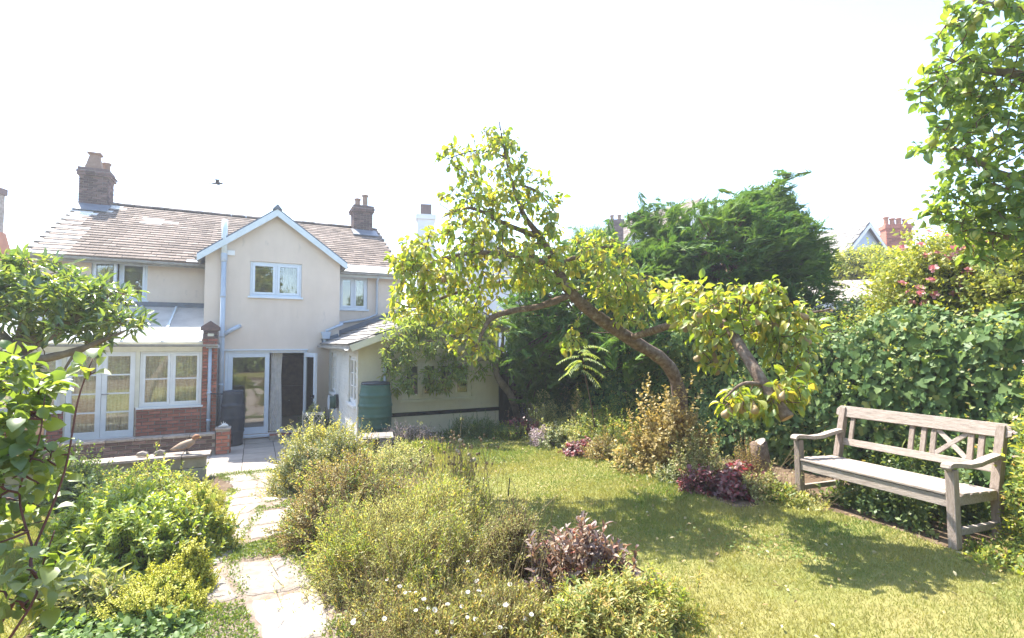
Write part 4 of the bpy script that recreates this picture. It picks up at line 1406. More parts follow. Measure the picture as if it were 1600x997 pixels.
def tree(name, label, cat, base, limbs, blobs, leafmat, bark, L, W, kind, per=6, droop=.5, seed=3, split=300, twigm='twig', cluster=(5, 9), sag=.0, scale=1.0, jitter=.35, root_extra=None, knob=.12, limb_sides=10, tw=.0045):
    r = np.random.default_rng(seed)
    root = empty(name, base, 0, label, cat)
    ws = []
    for k, (P, rad) in enumerate(limbs):
        pts, rd = smooth_pts(P, rad, 5)
        rd = [q * (1 + knob * math.sin(i * 1.7 + k) * .5 + r.normal(0, knob * .35)) for i, q in enumerate(rd)]
        o = MB().tube([p - Vector(base) for p in pts], rd, limb_sides).build('trunk' if k == 0 else 'limb', M[bark], root, smooth=True)
        ws.append(o)
    att = blob_points(blobs, r, scale)
    tw_ = grow(limbs, att, r, sag=sag)
    A = np.concatenate([t[:-1] for t in tw_]); B = np.concatenate([t[1:] for t in tw_])
    rs = np.concatenate([np.linspace(min(.004 + .012 * np.linalg.norm(t[-1] - t[0]), .016), tw, len(t))[:-1] for t in tw_])
    stem_batch('twigs', root, M[twigm], A, B, rs, base, rs * .92)
    pos = []; yd = []; nd = []
    for t in tw_:
        n = len(t); dirv = t[-1] - t[-2]; dirv /= np.linalg.norm(dirv) + 1e-9
        spots = [(t[-1], dirv)]
        for k in range(1, n - 1):
            if r.uniform() < .55: spots.append((t[k], t[k + 1] - t[k]))
        for (p, dv) in spots:
            dv = dv / (np.linalg.norm(dv) + 1e-9)
            for _ in range(int(r.integers(*cluster))):
                q = r.normal(size=3); q -= dv * (q @ dv) * .6; q /= np.linalg.norm(q)
                y = dv * r.uniform(.1, .8) + q * .8; y[2] -= droop * r.uniform(.4, 1.5)
                y /= np.linalg.norm(y)
                nn = np.array([0, 0, 1.0]) + r.normal(0, jitter, 3)
                pos.append(p + q * .01 + r.normal(0, .02, 3)); yd.append(y); nd.append(nn)
    pos = np.array(pos); yd = np.array(yd); nd = np.array(nd)
    LL = L * r.uniform(.6, 1.25, len(pos)); WW = LL * W / L
    leaf_batch('foliage', root, M[leafmat], pos, yd, nd, LL, WW, kind, base, split, smooth=True)
    return root, tw_, ws


# leaf colours
M['pear_leaf'] = leaf_mat('pear_leaf', [(0, (0.157, 0.247, 0.037)), (0.45, (0.220, 0.296, 0.043)), (0.75, (0.313, 0.330, 0.052)), (1, (0.407, 0.347, 0.073))], 0.5, gloss=.035)
M['apple_leaf'] = leaf_mat('apple_leaf', [(0, (0.097, 0.179, 0.041)), (0.5, (0.159, 0.248, 0.053)), (1, (0.248, 0.317, 0.069))], 0.48, gloss=.03)
M['fig_leaf'] = leaf_mat('glossy_green_leaf', [(0, (0.078, 0.143, 0.046)), (0.6, (0.143, 0.215, 0.055)), (1, (0.260, 0.305, 0.078))], .45, rough=.35, gloss=.07)
M['viburnum_leaf'] = leaf_mat('broad_green_leaf', [(0, (0.096, 0.158, 0.036)), (0.6, (0.151, 0.224, 0.048)), (1, (0.234, 0.290, 0.061))], 0.55, gloss=.045)
M['peach_leaf'] = leaf_mat('narrow_green_leaf', [(0, (0.166, 0.247, 0.082)), (0.6, (0.232, 0.314, 0.100)), (1, (0.331, 0.365, 0.132))], 0.5)
M['ivy_leaf'] = leaf_mat('ivy_leaf', [(0, (0.076, 0.146, 0.044)), (0.6, (0.117, 0.196, 0.058)), (0.93, (0.168, 0.239, 0.073)), (1, (0.317, 0.340, 0.101))], 0.3, gloss=.015)
M['conifer_leaf'] = leaf_mat('conifer_spray', [(0, (.06, .14, .04)), (.6, (.10, .20, .05)), (.95, (.16, .26, .06)), (1, (.20, .17, .08))], .38, (1.3, 1.35, .6), gloss=.01, patch=((.17, .25, .06), 1.3))
M['rose_leaf'] = leaf_mat('rose_leaf', [(0, (0.179, 0.234, 0.040)), (0.5, (0.276, 0.312, 0.047)), (1, (0.389, 0.374, 0.066))], 0.5)
M['rose_flower'] = leaf_mat('pink_petal', [(0, (.62, .16, .20)), (.5, (.70, .28, .30)), (1, (.75, .42, .42))], .4, (1, 1, 1))
M['euonymus'] = leaf_mat('variegated_leaf', [(0, (0.189, 0.216, 0.047)), (0.45, (0.316, 0.329, 0.062)), (0.7, (0.455, 0.418, 0.104)), (1, (0.557, 0.543, 0.269))], 0.5, patch=((.42, .36, .05), .9))
M['hebe'] = leaf_mat('hebe_leaf', [(0, (0.207, 0.207, 0.083)), (0.5, (0.352, 0.310, 0.115)), (0.8, (0.538, 0.414, 0.154)), (1, (0.331, 0.207, 0.145))], 0.45, (1.4, 1.2, .7))
M['feathery'] = leaf_mat('feathery_grey_leaf', [(0, (0.307, 0.340, 0.133)), (0.5, (0.451, 0.460, 0.178)), (0.85, (0.615, 0.559, 0.214)), (1, (0.660, 0.519, 0.197))], 0.5, (1.3, 1.3, .8))
M['daisy_leaf'] = leaf_mat('straw_green_leaf', [(0, (.24, .27, .09)), (.5, (.36, .35, .13)), (.85, (.44, .38, .17)), (1, (.40, .24, .13))], .45, (1.2, 1.2, .8))
M['euphorbia'] = leaf_mat('yellow_green_leaf', [(0, (0.239, 0.284, 0.075)), (0.5, (0.404, 0.419, 0.120)), (0.8, (0.568, 0.508, 0.179)), (1, (0.598, 0.389, 0.149))], 0.5, (1.3, 1.2, .7))
M['purple'] = leaf_mat('purple_leaf', [(0, (0.172, 0.126, 0.118)), (0.6, (0.269, 0.197, 0.162)), (0.9, (0.359, 0.287, 0.179)), (1, (0.467, 0.179, 0.162))], 0.3, (1.5, 1.0, .7), gloss=.03)
M['sedum'] = leaf_mat('fleshy_green_leaf', [(0, (0.195, 0.292, 0.054)), (0.5, (0.301, 0.388, 0.069)), (1, (0.461, 0.485, 0.108))], 0.5, (1.7, 1.6, .5), gloss=.05)
M['alchemilla'] = leaf_mat('lime_froth', [(0, (0.400, 0.432, 0.045)), (0.6, (0.525, 0.504, 0.063)), (1, (0.625, 0.576, 0.117))], 0.4, (1.3, 1.25, .5))
M['alch_leaf'] = leaf_mat('round_green_leaf', [(0, (0.117, 0.195, 0.058)), (0.6, (0.169, 0.260, 0.078)), (1, (0.247, 0.325, 0.104))], 0.45)
M['mixed'] = leaf_mat('mixed_green_leaf', [(0, (0.133, 0.208, 0.052)), (0.5, (0.238, 0.312, 0.067)), (0.85, (0.386, 0.402, 0.089)), (1, (0.446, 0.297, 0.133))], 0.5)
M['darkmix'] = leaf_mat('deep_green_leaf', [(0, (0.075, 0.135, 0.053)), (0.6, (0.135, 0.203, 0.068)), (1, (0.225, 0.270, 0.090))], 0.4)
M['heuchera'] = leaf_mat('crimson_leaf', [(0, (.10, .05, .05)), (.4, (.17, .05, .055)), (.75, (.32, .045, .06)), (1, (.24, .16, .13))], .35, (1.5, .8, .8), gloss=.04)
M['greenwhite'] = leaf_mat('pale_edged_leaf', [(0, (0.132, 0.176, 0.066)), (0.5, (0.209, 0.253, 0.099)), (0.8, (0.396, 0.396, 0.242)), (1, (0.506, 0.484, 0.352))], 0.4)
M['yellow_shrub'] = leaf_mat('golden_leaf', [(0, (.27, .22, .06)), (.5, (.42, .33, .11)), (1, (.52, .41, .19))], .45, (1.2, 1.1, .8))
M['lavender'] = leaf_mat('lavender_spike', [(0, (.42, .30, .34)), (.6, (.52, .40, .44)), (1, (.34, .32, .20))], .3, (1, 1, 1))
M['grass_a'] = leaf_mat('grass_blade', [(0, (.11, .19, .04)), (.5, (.17, .24, .05)), (.8, (.25, .26, .075)), (1, (.38, .32, .14))], .4, (1.35, 1.35, .6), patch=((.36, .31, .12), .9))
M['moss'] = leaf_mat('creeping_mat', [(0, (.10, .16, .03)), (.6, (.15, .21, .04)), (1, (.20, .24, .06))], .3)
M['petal_white'] = leaf_mat('white_petal', [(0, (.72, .70, .68)), (1, (.80, .78, .76))], .3, (1, 1, 1))
M['petal_pale'] = leaf_mat('pale_pink_petal', [(0, (.66, .52, .54)), (1, (.76, .66, .66))], .3, (1, 1, 1))
M['seed'] = pmat('seed_head', (.26, .18, .10), (.16, .11, .06), 20, .9, .1)
M['seed_pale'] = pmat('pale_seed_head', (.50, .42, .28), (.38, .31, .20), 20, .9, .1)
M['pearfruit'] = pmat('pear_fruit', (.34, .24, .13), (.26, .18, .09), 14, .55, .35, rnd=.15)
M['applefruit'] = pmat('apple_fruit', (.36, .40, .10), (.46, .40, .12), 5, .45, .4, rnd=.15)
M['flower_eye'] = pmat('flower_eye', (.55, .36, .05), (.4, .25, .04), 20, .8, .1)
# ------------------------------------------------------------------ grass
def grass(name, label, inside, dens, box, h, w, maxd, seed):
    r = np.random.default_rng(seed)
    x0, x1, y0, y1 = box
    n = int((x1 - x0) * (y1 - y0) * dens)
    x = r.uniform(x0, x1, n); y = r.uniform(y0, y1, n)
    d = np.hypot(x, y)
    keep = inside(x, y) & (r.uniform(0, 1, n) < np.clip(4.2 / np.maximum(d, 1), .12, 1)) & (y > 1.0) & (np.abs(x) < y * 1.12 + .6)
    x = x[keep]; y = y[keep]; d = d[keep]; n = len(x)
    z = terrain(x, y) + .008
    pos = np.stack([x, y, z], 1)
    yd = nrm(np.stack([r.normal(0, .5, n), r.normal(0, .5, n), np.ones(n)], 1))
    nd = r.normal(size=(n, 3)); nd[:, 2] *= .2
    thick = np.clip(d / 4.2, 1, 2.6)
    tall = 1 + .5 * wob(pos, 1.3, seed)
    o = leaf_batch(name, None, M['grass_a'], pos, yd, nd, h * r.uniform(.5, 1.4, n) * np.clip(tall, .5, 1.6), w * thick * r.uniform(.7, 1.3, n), 'tri', (0, 0, 0))
    tag(o, label, 'grass', kind='stuff')
    return o


grass('grass', 'sun-bleached lawn grass between the flower beds and the bench', in_r, 9000, (-3.5, 5, 1.2, 11.5), .042, .0055, 9, 3)
grass('grass', 'strip of pale lawn grass left of the lime green bed', in_l, 6000, (-8, -1.5, 1.2, 7), .05, .008, 7, 4)

# taller wisps, weeds and fallen leaves in the lawn
def scatter_in(inside, n, box, seed):
    r = np.random.default_rng(seed)
    x = r.uniform(box[0], box[1], n); y = r.uniform(box[2], box[3], n)
    k = inside(x, y) & (y > 1.6) & (np.abs(x) < y * 1.1 + .4)
    return x[k], y[k], r
x, y, r = scatter_in(in_r, 60000, (-3.5, 5, 1.6, 11), 71)
k = wob(np.stack([x, y, 0 * x], 1), 1.9, 3) > .25
x = x[k]; y = y[k]; n = len(x)
o = leaf_batch('grass', None, M['grass_a'], np.stack([x, y, terrain(x, y) + .005], 1), nrm(np.stack([r.normal(0, .7, n), r.normal(0, .7, n), np.ones(n)], 1)), r.normal(size=(n, 3)) * np.array([1, 1, .2]), r.uniform(.05, .11, n), r.uniform(.005, .009, n), 'tri', (0, 0, 0))
tag(o, 'longer rough wisps of grass scattered over the lawn by the bench', 'grass', kind='stuff')
x, y, r = scatter_in(in_r, 46000, (-3.5, 5, 1.6, 11), 72)
k = wob(np.stack([x, y, 0 * x], 1), 2.6, 8) > .95
x = x[k]; y = y[k]; n = len(x)
o = leaf_batch('clover', None, M['moss'], np.stack([x, y, terrain(x, y) + r.uniform(.02, .045, n)], 1), np.concatenate([r.normal(size=(n, 2)), r.normal(0, .2, (n, 1))], 1), np.array([0, 0, 1.]) + r.normal(0, .3, (n, 3)), r.uniform(.018, .032, n), r.uniform(.016, .028, n), 'diamond', (0, 0, 0))
tag(o, 'darker green clover patches in the dry lawn', 'clover', kind='stuff')
x, y, r = scatter_in(in_r, 1500, (-3.5, 5, 1.6, 11), 73)
n = len(x)
M['fallen'] = leaf_mat('fallen_leaf', [(0, (.30, .20, .09)), (.6, (.42, .32, .14)), (1, (.50, .46, .30))], .2, (1, 1, 1))
o = leaf_batch('fallen_leaves', None, M['fallen'], np.stack([x, y, terrain(x, y) + .04], 1), np.concatenate([r.normal(size=(n, 2)), r.normal(0, .3, (n, 1))], 1), np.array([0, 0, 1.]) + r.normal(0, .5, (n, 3)), r.uniform(.025, .05, n), r.uniform(.015, .028, n), 'fold', (0, 0, 0))
tag(o, 'small dry fallen leaves lying on the lawn', 'fallen leaves', kind='stuff')

# creeping mats in the gaps of the path
r = np.random.default_rng(9)
pos = []
for q in moss_cells:
    for _ in range(2600):
        a, b = r.uniform(.02, .98, 2)
        u_ = (q[0][0] * (1 - a) + q[1][0] * a) * (1 - b) + (q[3][0] * (1 - a) + q[2][0] * a) * b
        v_ = (q[0][1] * (1 - a) + q[1][1] * a) * (1 - b) + (q[3][1] * (1 - a) + q[2][1] * a) * b
        X, Y = h2w(u_, v_)
        e = wob(np.array([[X, Y, 0]]), 9, 4)[0]
        if e < -.5: continue
        pos.append((X, Y, tz(X, Y) + .012 + .02 * r.uniform() + .012 * e))
for _ in range(14000):      # along stone joints and edges
    v_ = r.uniform(-12, -3.65); l_, r_2 = path_edges(v_)
    side = r.uniform()
    u_ = l_ + r.normal(0, .05) if side < .42 else (r_2 + r.normal(0, .05) if side < .84 else (l_ + r_2) / 2 + r.normal(0, .035))
    X, Y = h2w(u_, v_)
    if wob(np.array([[X, Y, 0]]), 3.1, 6)[0] < -.1: continue
    pos.append((X, Y, tz(X, Y) + .015 + .015 * r.uniform()))
for _ in range(2500):      # fringe where path meets patio
    u_ = r.uniform(-.25, 1.3); v_ = -3.68 + r.normal(0, .09)
    X, Y = h2w(u_, v_)
    pos.append((X, Y, max(tz(X, Y), 0) + .01 + .02 * r.uniform()))
pos = np.array(pos); n = len(pos)
yd = r.normal(0, .8, (n, 3)); yd[:, 2] = np.abs(yd[:, 2]) + .3
nd = r.normal(0, .4, (n, 3)); nd[:, 2] += 1
o = leaf_batch('creeping_mat', None, M['moss'], pos, yd, nd, r.uniform(.014, .03, n), r.uniform(.008, .016, n), 'diamond', (0, 0, 0))
tag(o, 'low green creeping mat growing in the gaps of the pale path', 'ground cover', kind='stuff')

# leaf litter and small debris on the soil
n = 9000
x = r.uniform(-6, 5, n); y = r.uniform(2, 11, n)
k = ~in_r(x, y) & ~in_path(x, y)
uu_, vv2 = w2h(x, y)
k &= ~((vv2 > -3.75) & (uu_ < 2.2))
x = x[k]; y = y[k]; n = len(x)
pos = np.stack([x, y, terrain(x, y) + .01], 1)
M['litter'] = leaf_mat('dry_leaf_litter', [(0, (.14, .10, .06)), (.6, (.26, .19, .11)), (1, (.42, .34, .22))], .15, (1, 1, 1))
o = leaf_batch('leaf_litter', None, M['litter'], pos, np.concatenate([r.normal(size=(n, 2)), r.normal(0, .2, (n, 1))], 1), np.array([0, 0, 1.]) + r.normal(0, .3, (n, 3)), r.uniform(.02, .06, n), r.uniform(.01, .03, n), 'diamond', (0, 0, 0))
tag(o, 'dry brown leaf litter scattered over the bare soil of the beds', 'leaf litter', kind='stuff')

# ------------------------------------------------------------------ ivy hedge along the right side
def hedge(name, label, path_pts, hts, thick, mat, kind, n, L, W, seed, split=0, bulge=.16, droop=.8, both=False, cat='hedge', shoot='mixed'):
    r = np.random.default_rng(seed)
    P = np.array(path_pts, float)
    seg = np.linalg.norm(np.diff(P, axis=0), axis=1); cum = np.concatenate([[0], np.cumsum(seg)])
    def ev(s):
        x = np.interp(s, cum, P[:, 0]); y = np.interp(s, cum, P[:, 1]); h = np.interp(s, cum, hts)
        e = .05
        dx = np.interp(s + e, cum, P[:, 0]) - np.interp(s - e, cum, P[:, 0]); dy = np.interp(s + e, cum, P[:, 1]) - np.interp(s - e, cum, P[:, 1])
        m = np.hypot(dx, dy) + 1e-9
        return x, y, h, -dy / m, dx / m
    base = (float(P[0, 0]), float(P[0, 1]), tz(P[0, 0], P[0, 1]))
    root = empty(name, base, 0, label, cat)
    def surf(s, t, off):
        """t 0..1 front bottom->top, 1..1.5 over the top, 1.5..2.5 down the back. front = side facing the camera"""
        x, y, h, nx, ny = ev(s)
        sgn = np.where(nx * (0 - x) + ny * (0 - y) > 0, 1, -1); nx = nx * sgn; ny = ny * sgn
        z0 = terrain(x, y)
        a = np.clip(t, 0, 1); tt = np.clip((t - 1) / .5, 0, 1); bb = np.clip(t - 1.5, 0, 1)
        lat = thick / 2 - thick * tt
        z = z0 + h * (1 + .07 * np.sin(s * 2.3 + seed) + .05 * np.sin(s * 5.1 + 1)) * np.where(t <= 1, a, np.where(t <= 1.5, 1 + .10 * np.sin(tt * math.pi), 1 - bb))
        N = np.stack([nx * np.where(t <= 1, 1, np.where(t <= 1.5, np.cos(tt * math.pi), -1)), ny * np.where(t <= 1, 1, np.where(t <= 1.5, np.cos(tt * math.pi), -1)), np.where((t > 1) & (t < 1.5), np.sin(tt * math.pi), .15 + 0 * t)], -1)
        N = nrm(N)
        Q = np.stack([x + nx * lat, y + ny * lat, z], -1)
        w = bulge * (wob(Q, 2.2, seed) + .6 * wob(Q, 5.5, seed + 2))
        return Q + N * (w + off)[..., None], N
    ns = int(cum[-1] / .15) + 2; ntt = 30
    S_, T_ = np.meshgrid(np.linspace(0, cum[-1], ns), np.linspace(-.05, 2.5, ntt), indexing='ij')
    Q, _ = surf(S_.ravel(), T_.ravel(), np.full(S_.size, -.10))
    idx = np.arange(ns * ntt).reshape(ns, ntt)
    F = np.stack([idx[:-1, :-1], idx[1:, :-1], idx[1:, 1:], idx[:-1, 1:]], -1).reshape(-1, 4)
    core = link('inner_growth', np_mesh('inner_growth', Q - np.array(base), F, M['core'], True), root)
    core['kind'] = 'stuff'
    s = r.uniform(0, cum[-1], n); t = r.uniform(0, 2.5 if both else 1.62, n)
    pos, N = surf(s, t, r.uniform(-.09, .07, n))
    pos[:, 2] = np.maximum(pos[:, 2], terrain(pos[:, 0], pos[:, 1]) + .02)
    yd = r.normal(0, .6, (n, 3)); yd[:, 2] -= droop; yd -= N * np.sum(yd * N, 1, keepdims=True) * .7
    nd = N + r.normal(0, .38, (n, 3)); nd[:, 2] += .35
    LL = L * r.uniform(.4, 1.5, n) * (1 + .3 * wob(pos, 1.7, seed + 5))
    leaf_batch('foliage', root, M[mat], pos, yd, nd, LL, LL * W / L, kind, base, split)
    m_ = n // 22
    k = r.integers(0, n, m_); sd = nrm(N[k] * .8 + np.array([0, 0, .6]) + r.normal(0, .5, (m_, 3))); sl2 = r.uniform(.12, .38, m_)
    hot = t[k] > .75
    sl2 = np.where(hot, sl2 * 1.5, sl2)
    b0 = pos[k] - sd * .08
    sp, sy2, sn = sprig_leaves(b0, sd, sl2, 8, .9, r, .2, .2)
    leaf_batch('stray_shoots', root, M[shoot], sp, sy2, sn, L * r.uniform(.4, .9, len(sp)), L * .5 * r.uniform(.5, .9, len(sp)), 'diamond', base)
    stem_batch('shoot_stems', root, M['stem_green'], b0, b0 + sd * sl2[:, None], .003, base)
    return root


hedge('ivy_hedge', 'dark ivy-covered hedge running behind the weathered bench', [(.55, 12.2), (1.35, 11.1), (2.6, 9.1), (3.9, 7.0), (4.75, 5.3), (5.3, 3.6), (5.6, 1.5)], [2.3, 2.0, 1.8, 1.75, 1.7, 1.6, 1.5], .9, 'ivy_leaf', 'ivy', 38000, .066, .066, 21, 300, bulge=.13)

# ------------------------------------------------------------------ big conifer
def conifer(name, label, base, blobs, seed, wind=(.55, -.1, .38), nsub=54, plen=.46, trunk=None):
    r = np.random.default_rng(seed)
    root = empty(name, base, 0, label, 'conifer')
    MB().tube([(0, 0, 0), (.05, 0, 1.2), (.1, 0, trunk or 2.6)], [.16, .13, .06], 10).build('trunk', M['bark_grey'], root, smooth=True)
    posl, ydl, ndl, LL, WW = [], [], [], [], []
    sa, sb = [], []
    for (px, py, Y, rx, ry, dep, n) in blobs:
        c = np.array(at(px, py, Y)); f = Y / 800; rad = np.array([rx * f, dep, ry * f])
        d = nrm(r.normal(size=(n, 3)))
        fr_ = r.uniform(.5, 1, n) ** .3 * (1 + .14 * wob(d, 3.5, seed + int(px)))
        tip = c + d * rad * fr_[:, None]
        tip[:, 2] = np.maximum(tip[:, 2], tz(c[0], c[1]) + .15)
        dr = nrm(d * .55 + np.array(wind) * r.uniform(.3, 1.2, (n, 1)) + r.normal(0, .34, (n, 3)))
        pl = plen * r.uniform(.55, 1.3, n)
        st = tip - dr * pl[:, None]
        # arching plume axis: drooping side sprays in a flat fan
        side = nrm(np.cross(dr, np.array([0, 0, 1.0]) + r.normal(0, .35, (n, 3)))); upn = np.cross(side, dr)
        t = np.linspace(0, 1, nsub)[None, :, None]
        ax = st[:, None] + dr[:, None] * (pl[:, None, None] * t) + upn[:, None] * (pl[:, None, None] * -.18 * t * t)
        sg = np.where(np.arange(nsub) % 2 == 0, 1, -1)[None, :, None]
        ln = pl[:, None, None] * (.30 * (1 - t) + .09) * r.uniform(.6, 1.2, (n, nsub, 1))
        yd = dr[:, None] * .9 + side[:, None] * sg * .55 + r.normal(0, .22, (n, nsub, 3))
        posl.append(ax.reshape(-1, 3)); ydl.append(yd.reshape(-1, 3))
        ndl.append((upn[:, None] + r.normal(0, .45, (n, nsub, 3))).reshape(-1, 3))
        LL.append(ln.reshape(-1)); WW.append(ln.reshape(-1) * .13 + .006)
        sa.append(c + (st - c) * .25); sb.append(st)
    leaf_batch('foliage', root, M['conifer_leaf'], np.concatenate(posl), np.concatenate(ydl), np.concatenate(ndl), np.concatenate(LL), np.concatenate(WW), 'diamond', base)
    sa = np.concatenate(sa); sb = np.concatenate(sb); k = r.integers(0, len(sa), len(sa) // 4)
    stem_batch('branches', root, M['twig'], sa[k], sb[k], .02, base, .006)
    return root


cb = at(1120, 640, 9.8)
conifer('conifer', 'large dark green conifer with windswept sprays behind the hedge', (cb.x, 9.8, tz(cb.x, 9.8)),
        [(1130, 405, 9.6, 150, 85, 1.5, 1440), (1005, 440, 9.7, 90, 72, 1.2, 672), (1230, 415, 9.3, 70, 95, 1.2, 672), (1190, 325, 9.5, 62, 34, .7, 272), (1238, 272, 9.5, 10, 8, .12, 12), (1215, 300, 9.5, 30, 18, .3, 57), (1012, 340, 9.8, 20, 26, .4, 57),
         (900, 490, 10.2, 110, 100, 1.1, 768), (1110, 520, 9.0, 160, 75, 1.1, 832), (850, 560, 10.4, 60, 70, .8, 288), (930, 395, 10.4, 45, 40, .7, 176)], 31)

# ------------------------------------------------------------------ leaning pear tree
A = at
pb = A(1072, 742, 7.2); pb.z = tz(pb.x, 7.2)
trunkP = [Vector((pb.x, 7.2, pb.z - .05)), A(1066, 660, 7.15), A(1058, 600, 7.05), A(1036, 563, 6.9), A(985, 530, 6.7), A(930, 492, 6.5), A(893, 458, 6.35), A(868, 415, 6.3), A(845, 372, 6.2), A(818, 335, 6.1), A(800, 285, 6.0), A(788, 235, 6.0), A(780, 190, 6.0)]
limbs = [(trunkP, [.135, .105, .092, .086, .084, .078, .072, .058, .042, .03, .018, .012, .006]),
         ([A(985, 528, 6.7), A(1035, 512, 6.0), A(1085, 496, 5.3), A(1128, 505, 4.75), A(1162, 550, 4.4), A(1194, 602, 4.2), A(1230, 653, 4.05)], [.045, .045, .044, .044, .047, .05, .052]),
         ([A(893, 460, 6.35), A(845, 478, 6.2), A(800, 486, 6.1), A(765, 500, 6.0), A(745, 540, 5.9)], [.05, .04, .036, .03, .012]),
         ([A(868, 415, 6.3), A(810, 400, 6.0), A(750, 395, 5.8), A(690, 405, 5.7), A(640, 430, 5.7)], [.045, .035, .028, .02, .008]),
         ([A(845, 372, 6.2), A(790, 350, 6.0), A(735, 325, 5.9), A(690, 340, 5.9)], [.035, .026, .018, .007]),
         ([A(880, 440, 6.33), A(800, 440, 6.6), A(720, 455, 6.6), A(650, 480, 6.6), A(615, 470, 6.6)], [.04, .032, .024, .016, .006]),
         ([A(868, 415, 6.3), A(905, 400, 6.3), A(950, 385, 6.3), A(985, 395, 6.2)], [.035, .026, .016, .006]),
         ([A(1085, 496, 5.3), A(1150, 470, 4.9), A(1210, 480, 4.7), A(1265, 488, 4.6), A(1300, 482, 4.6)], [.035, .028, .02, .012, .005]),
         ([A(1194, 602, 4.2), A(1160, 600, 4.1), A(1130, 625, 4.1)], [.02, .014, .006]),
         ([A(800, 285, 6.0), A(840, 300, 6.0), A(870, 335, 6.0)], [.016, .012, .005]),
         ([A(790, 245, 6.0), A(745, 235, 6.0), A(700, 248, 6.0)], [.014, .01, .005])]
blobs = [(772, 265, 6.0, 62, 60, .45, 30), (705, 245, 6.0, 18, 16, .15, 5), (780, 215, 6.0, 30, 22, .2, 7), (835, 315, 6.0, 45, 48, .4, 18), (740, 330, 5.9, 60, 45, .5, 26), (690, 400, 5.75, 68, 55, .6, 40),
         (640, 425, 5.7, 32, 45, .4, 20), (780, 410, 6.1, 85, 55, .7, 46), (850, 410, 6.2, 55, 60, .6, 30), (930, 400, 6.3, 60, 38, .5, 30), (700, 470, 6.2, 75, 40, .6, 32), (960, 445, 6.3, 60, 40, .5, 24),
         (740, 530, 5.9, 40, 36, .4, 12), (625, 480, 6.5, 20, 28, .3, 8), (990, 480, 6.3, 40, 40, .4, 14),
         (1080, 480, 5.2, 55, 45, .35, 24), (1150, 490, 4.7, 75, 48, .35, 34), (1225, 510, 4.6, 52, 42, .3, 24), (1120, 540, 4.8, 35, 40, .25, 9), (1170, 630, 4.2, 50, 24, .2, 12), (1230, 610, 4.15, 38, 26, .2, 10), (1245, 565, 4.4, 30, 24, .2, 7),
         (900, 530, 6.3, 30, 26, .25, 4), (1045, 455, 5.6, 30, 28, .3, 10), (1200, 455, 4.7, 30, 18, .2, 8)]
pear, tw_, ws = tree('pear_tree', 'leaning old pear tree with a bent trunk and sawn drooping limb', 'tree', tuple(trunkP[0] + Vector((0, 0, .05))), limbs, blobs, 'pear_leaf', 'bark', .104, .052, 'broad', droop=.8, seed=5, split=300, cluster=(2, 6), scale=2.9, jitter=.5)
endp = A(1230, 653, 4.05); dr_ = (A(1230, 653, 4.05) - A(1194, 602, 4.2)).normalized()
MB().tube([endp + dr_ * .002, endp + dr_ * .006], [.05, .047], 14).build('sawn_end', M['cut_wood'], pear, off=tuple(pear.location))
# pears: round bottom, narrow neck
pm = MB().lathe([(.004, 0), (.006, -.012), (.013, -.02), (.018, -.035), (.027, -.055), (.031, -.07), (.027, -.085), (.014, -.095), (.004, -.096)], 0, 0, 10)
pear_me = pm.mesh('pear', M['pearfruit'], True)
rp = random.Random(4)
cand = [t for t in tw_ if t[-1][1] < 5.5]
rp.shuffle(cand)
for t in cand[:42]:
    p = t[rp.randrange(max(1, len(t) - 2), len(t))]
    o = link('pear', pear_me, pear, (p[0] - pear.location.x, p[1] - pear.location.y, p[2] - pear.location.z - .01))
    o.rotation_euler = (rp.uniform(-.7, .7), rp.uniform(-.7, .7), rp.uniform(0, 6)); o.scale = (rp.uniform(.8, 1.1),) * 3

# ------------------------------------------------------------------ narrow-leaved fruit tree by the wing
kb = gp(812, 662)
kY = kb[1] - .55
k0 = Vector(kb)
limbs = [([k0 - Vector((0, 0, .05)), A(800, 622, kY - .1), A(778, 590, kY - .2), A(770, 560, kY - .3), A(745, 540, kY - .5), A(700, 525, kY - .8), A(640, 545, kY - 1.0)], [.09, .075, .065, .05, .04, .03, .008]),
         ([A(772, 572, kY - .25), A(785, 540, kY - .2), A(780, 505, kY - .2), A(740, 480, kY - .4)], [.045, .035, .025, .008]),
         ([A(745, 540, kY - .5), A(700, 500, kY - .8), A(650, 500, kY - 1), A(605, 545, kY - 1.1)], [.03, .024, .018, .006]),
         ([A(770, 560, kY - .3), A(720, 570, kY - .6), A(690, 600, kY - .8)], [.025, .016, .006])]
blobs = [(650, 520, kY - 1.0, 62, 42, .5, 34), (620, 560, kY - 1.1, 32, 40, .35, 18), (700, 500, kY - .8, 60, 36, .5, 30), (730, 560, kY - .6, 50, 36, .4, 22), (690, 590, kY - .8, 42, 24, .35, 16), (625, 600, kY - 1.1, 22, 22, .25, 8), (760, 515, kY - .4, 40, 40, .4, 16), (800, 520, kY - .2, 30, 36, .3, 8)]
tree('peach_tree', 'small bushy fruit tree with narrow leaves against the low white wing', 'tree', kb, limbs, blobs, 'peach_leaf', 'bark_grey', .12, .030, 'lance', droop=.35, seed=8, split=300, cluster=(7, 12), sag=.1, scale=2.2)

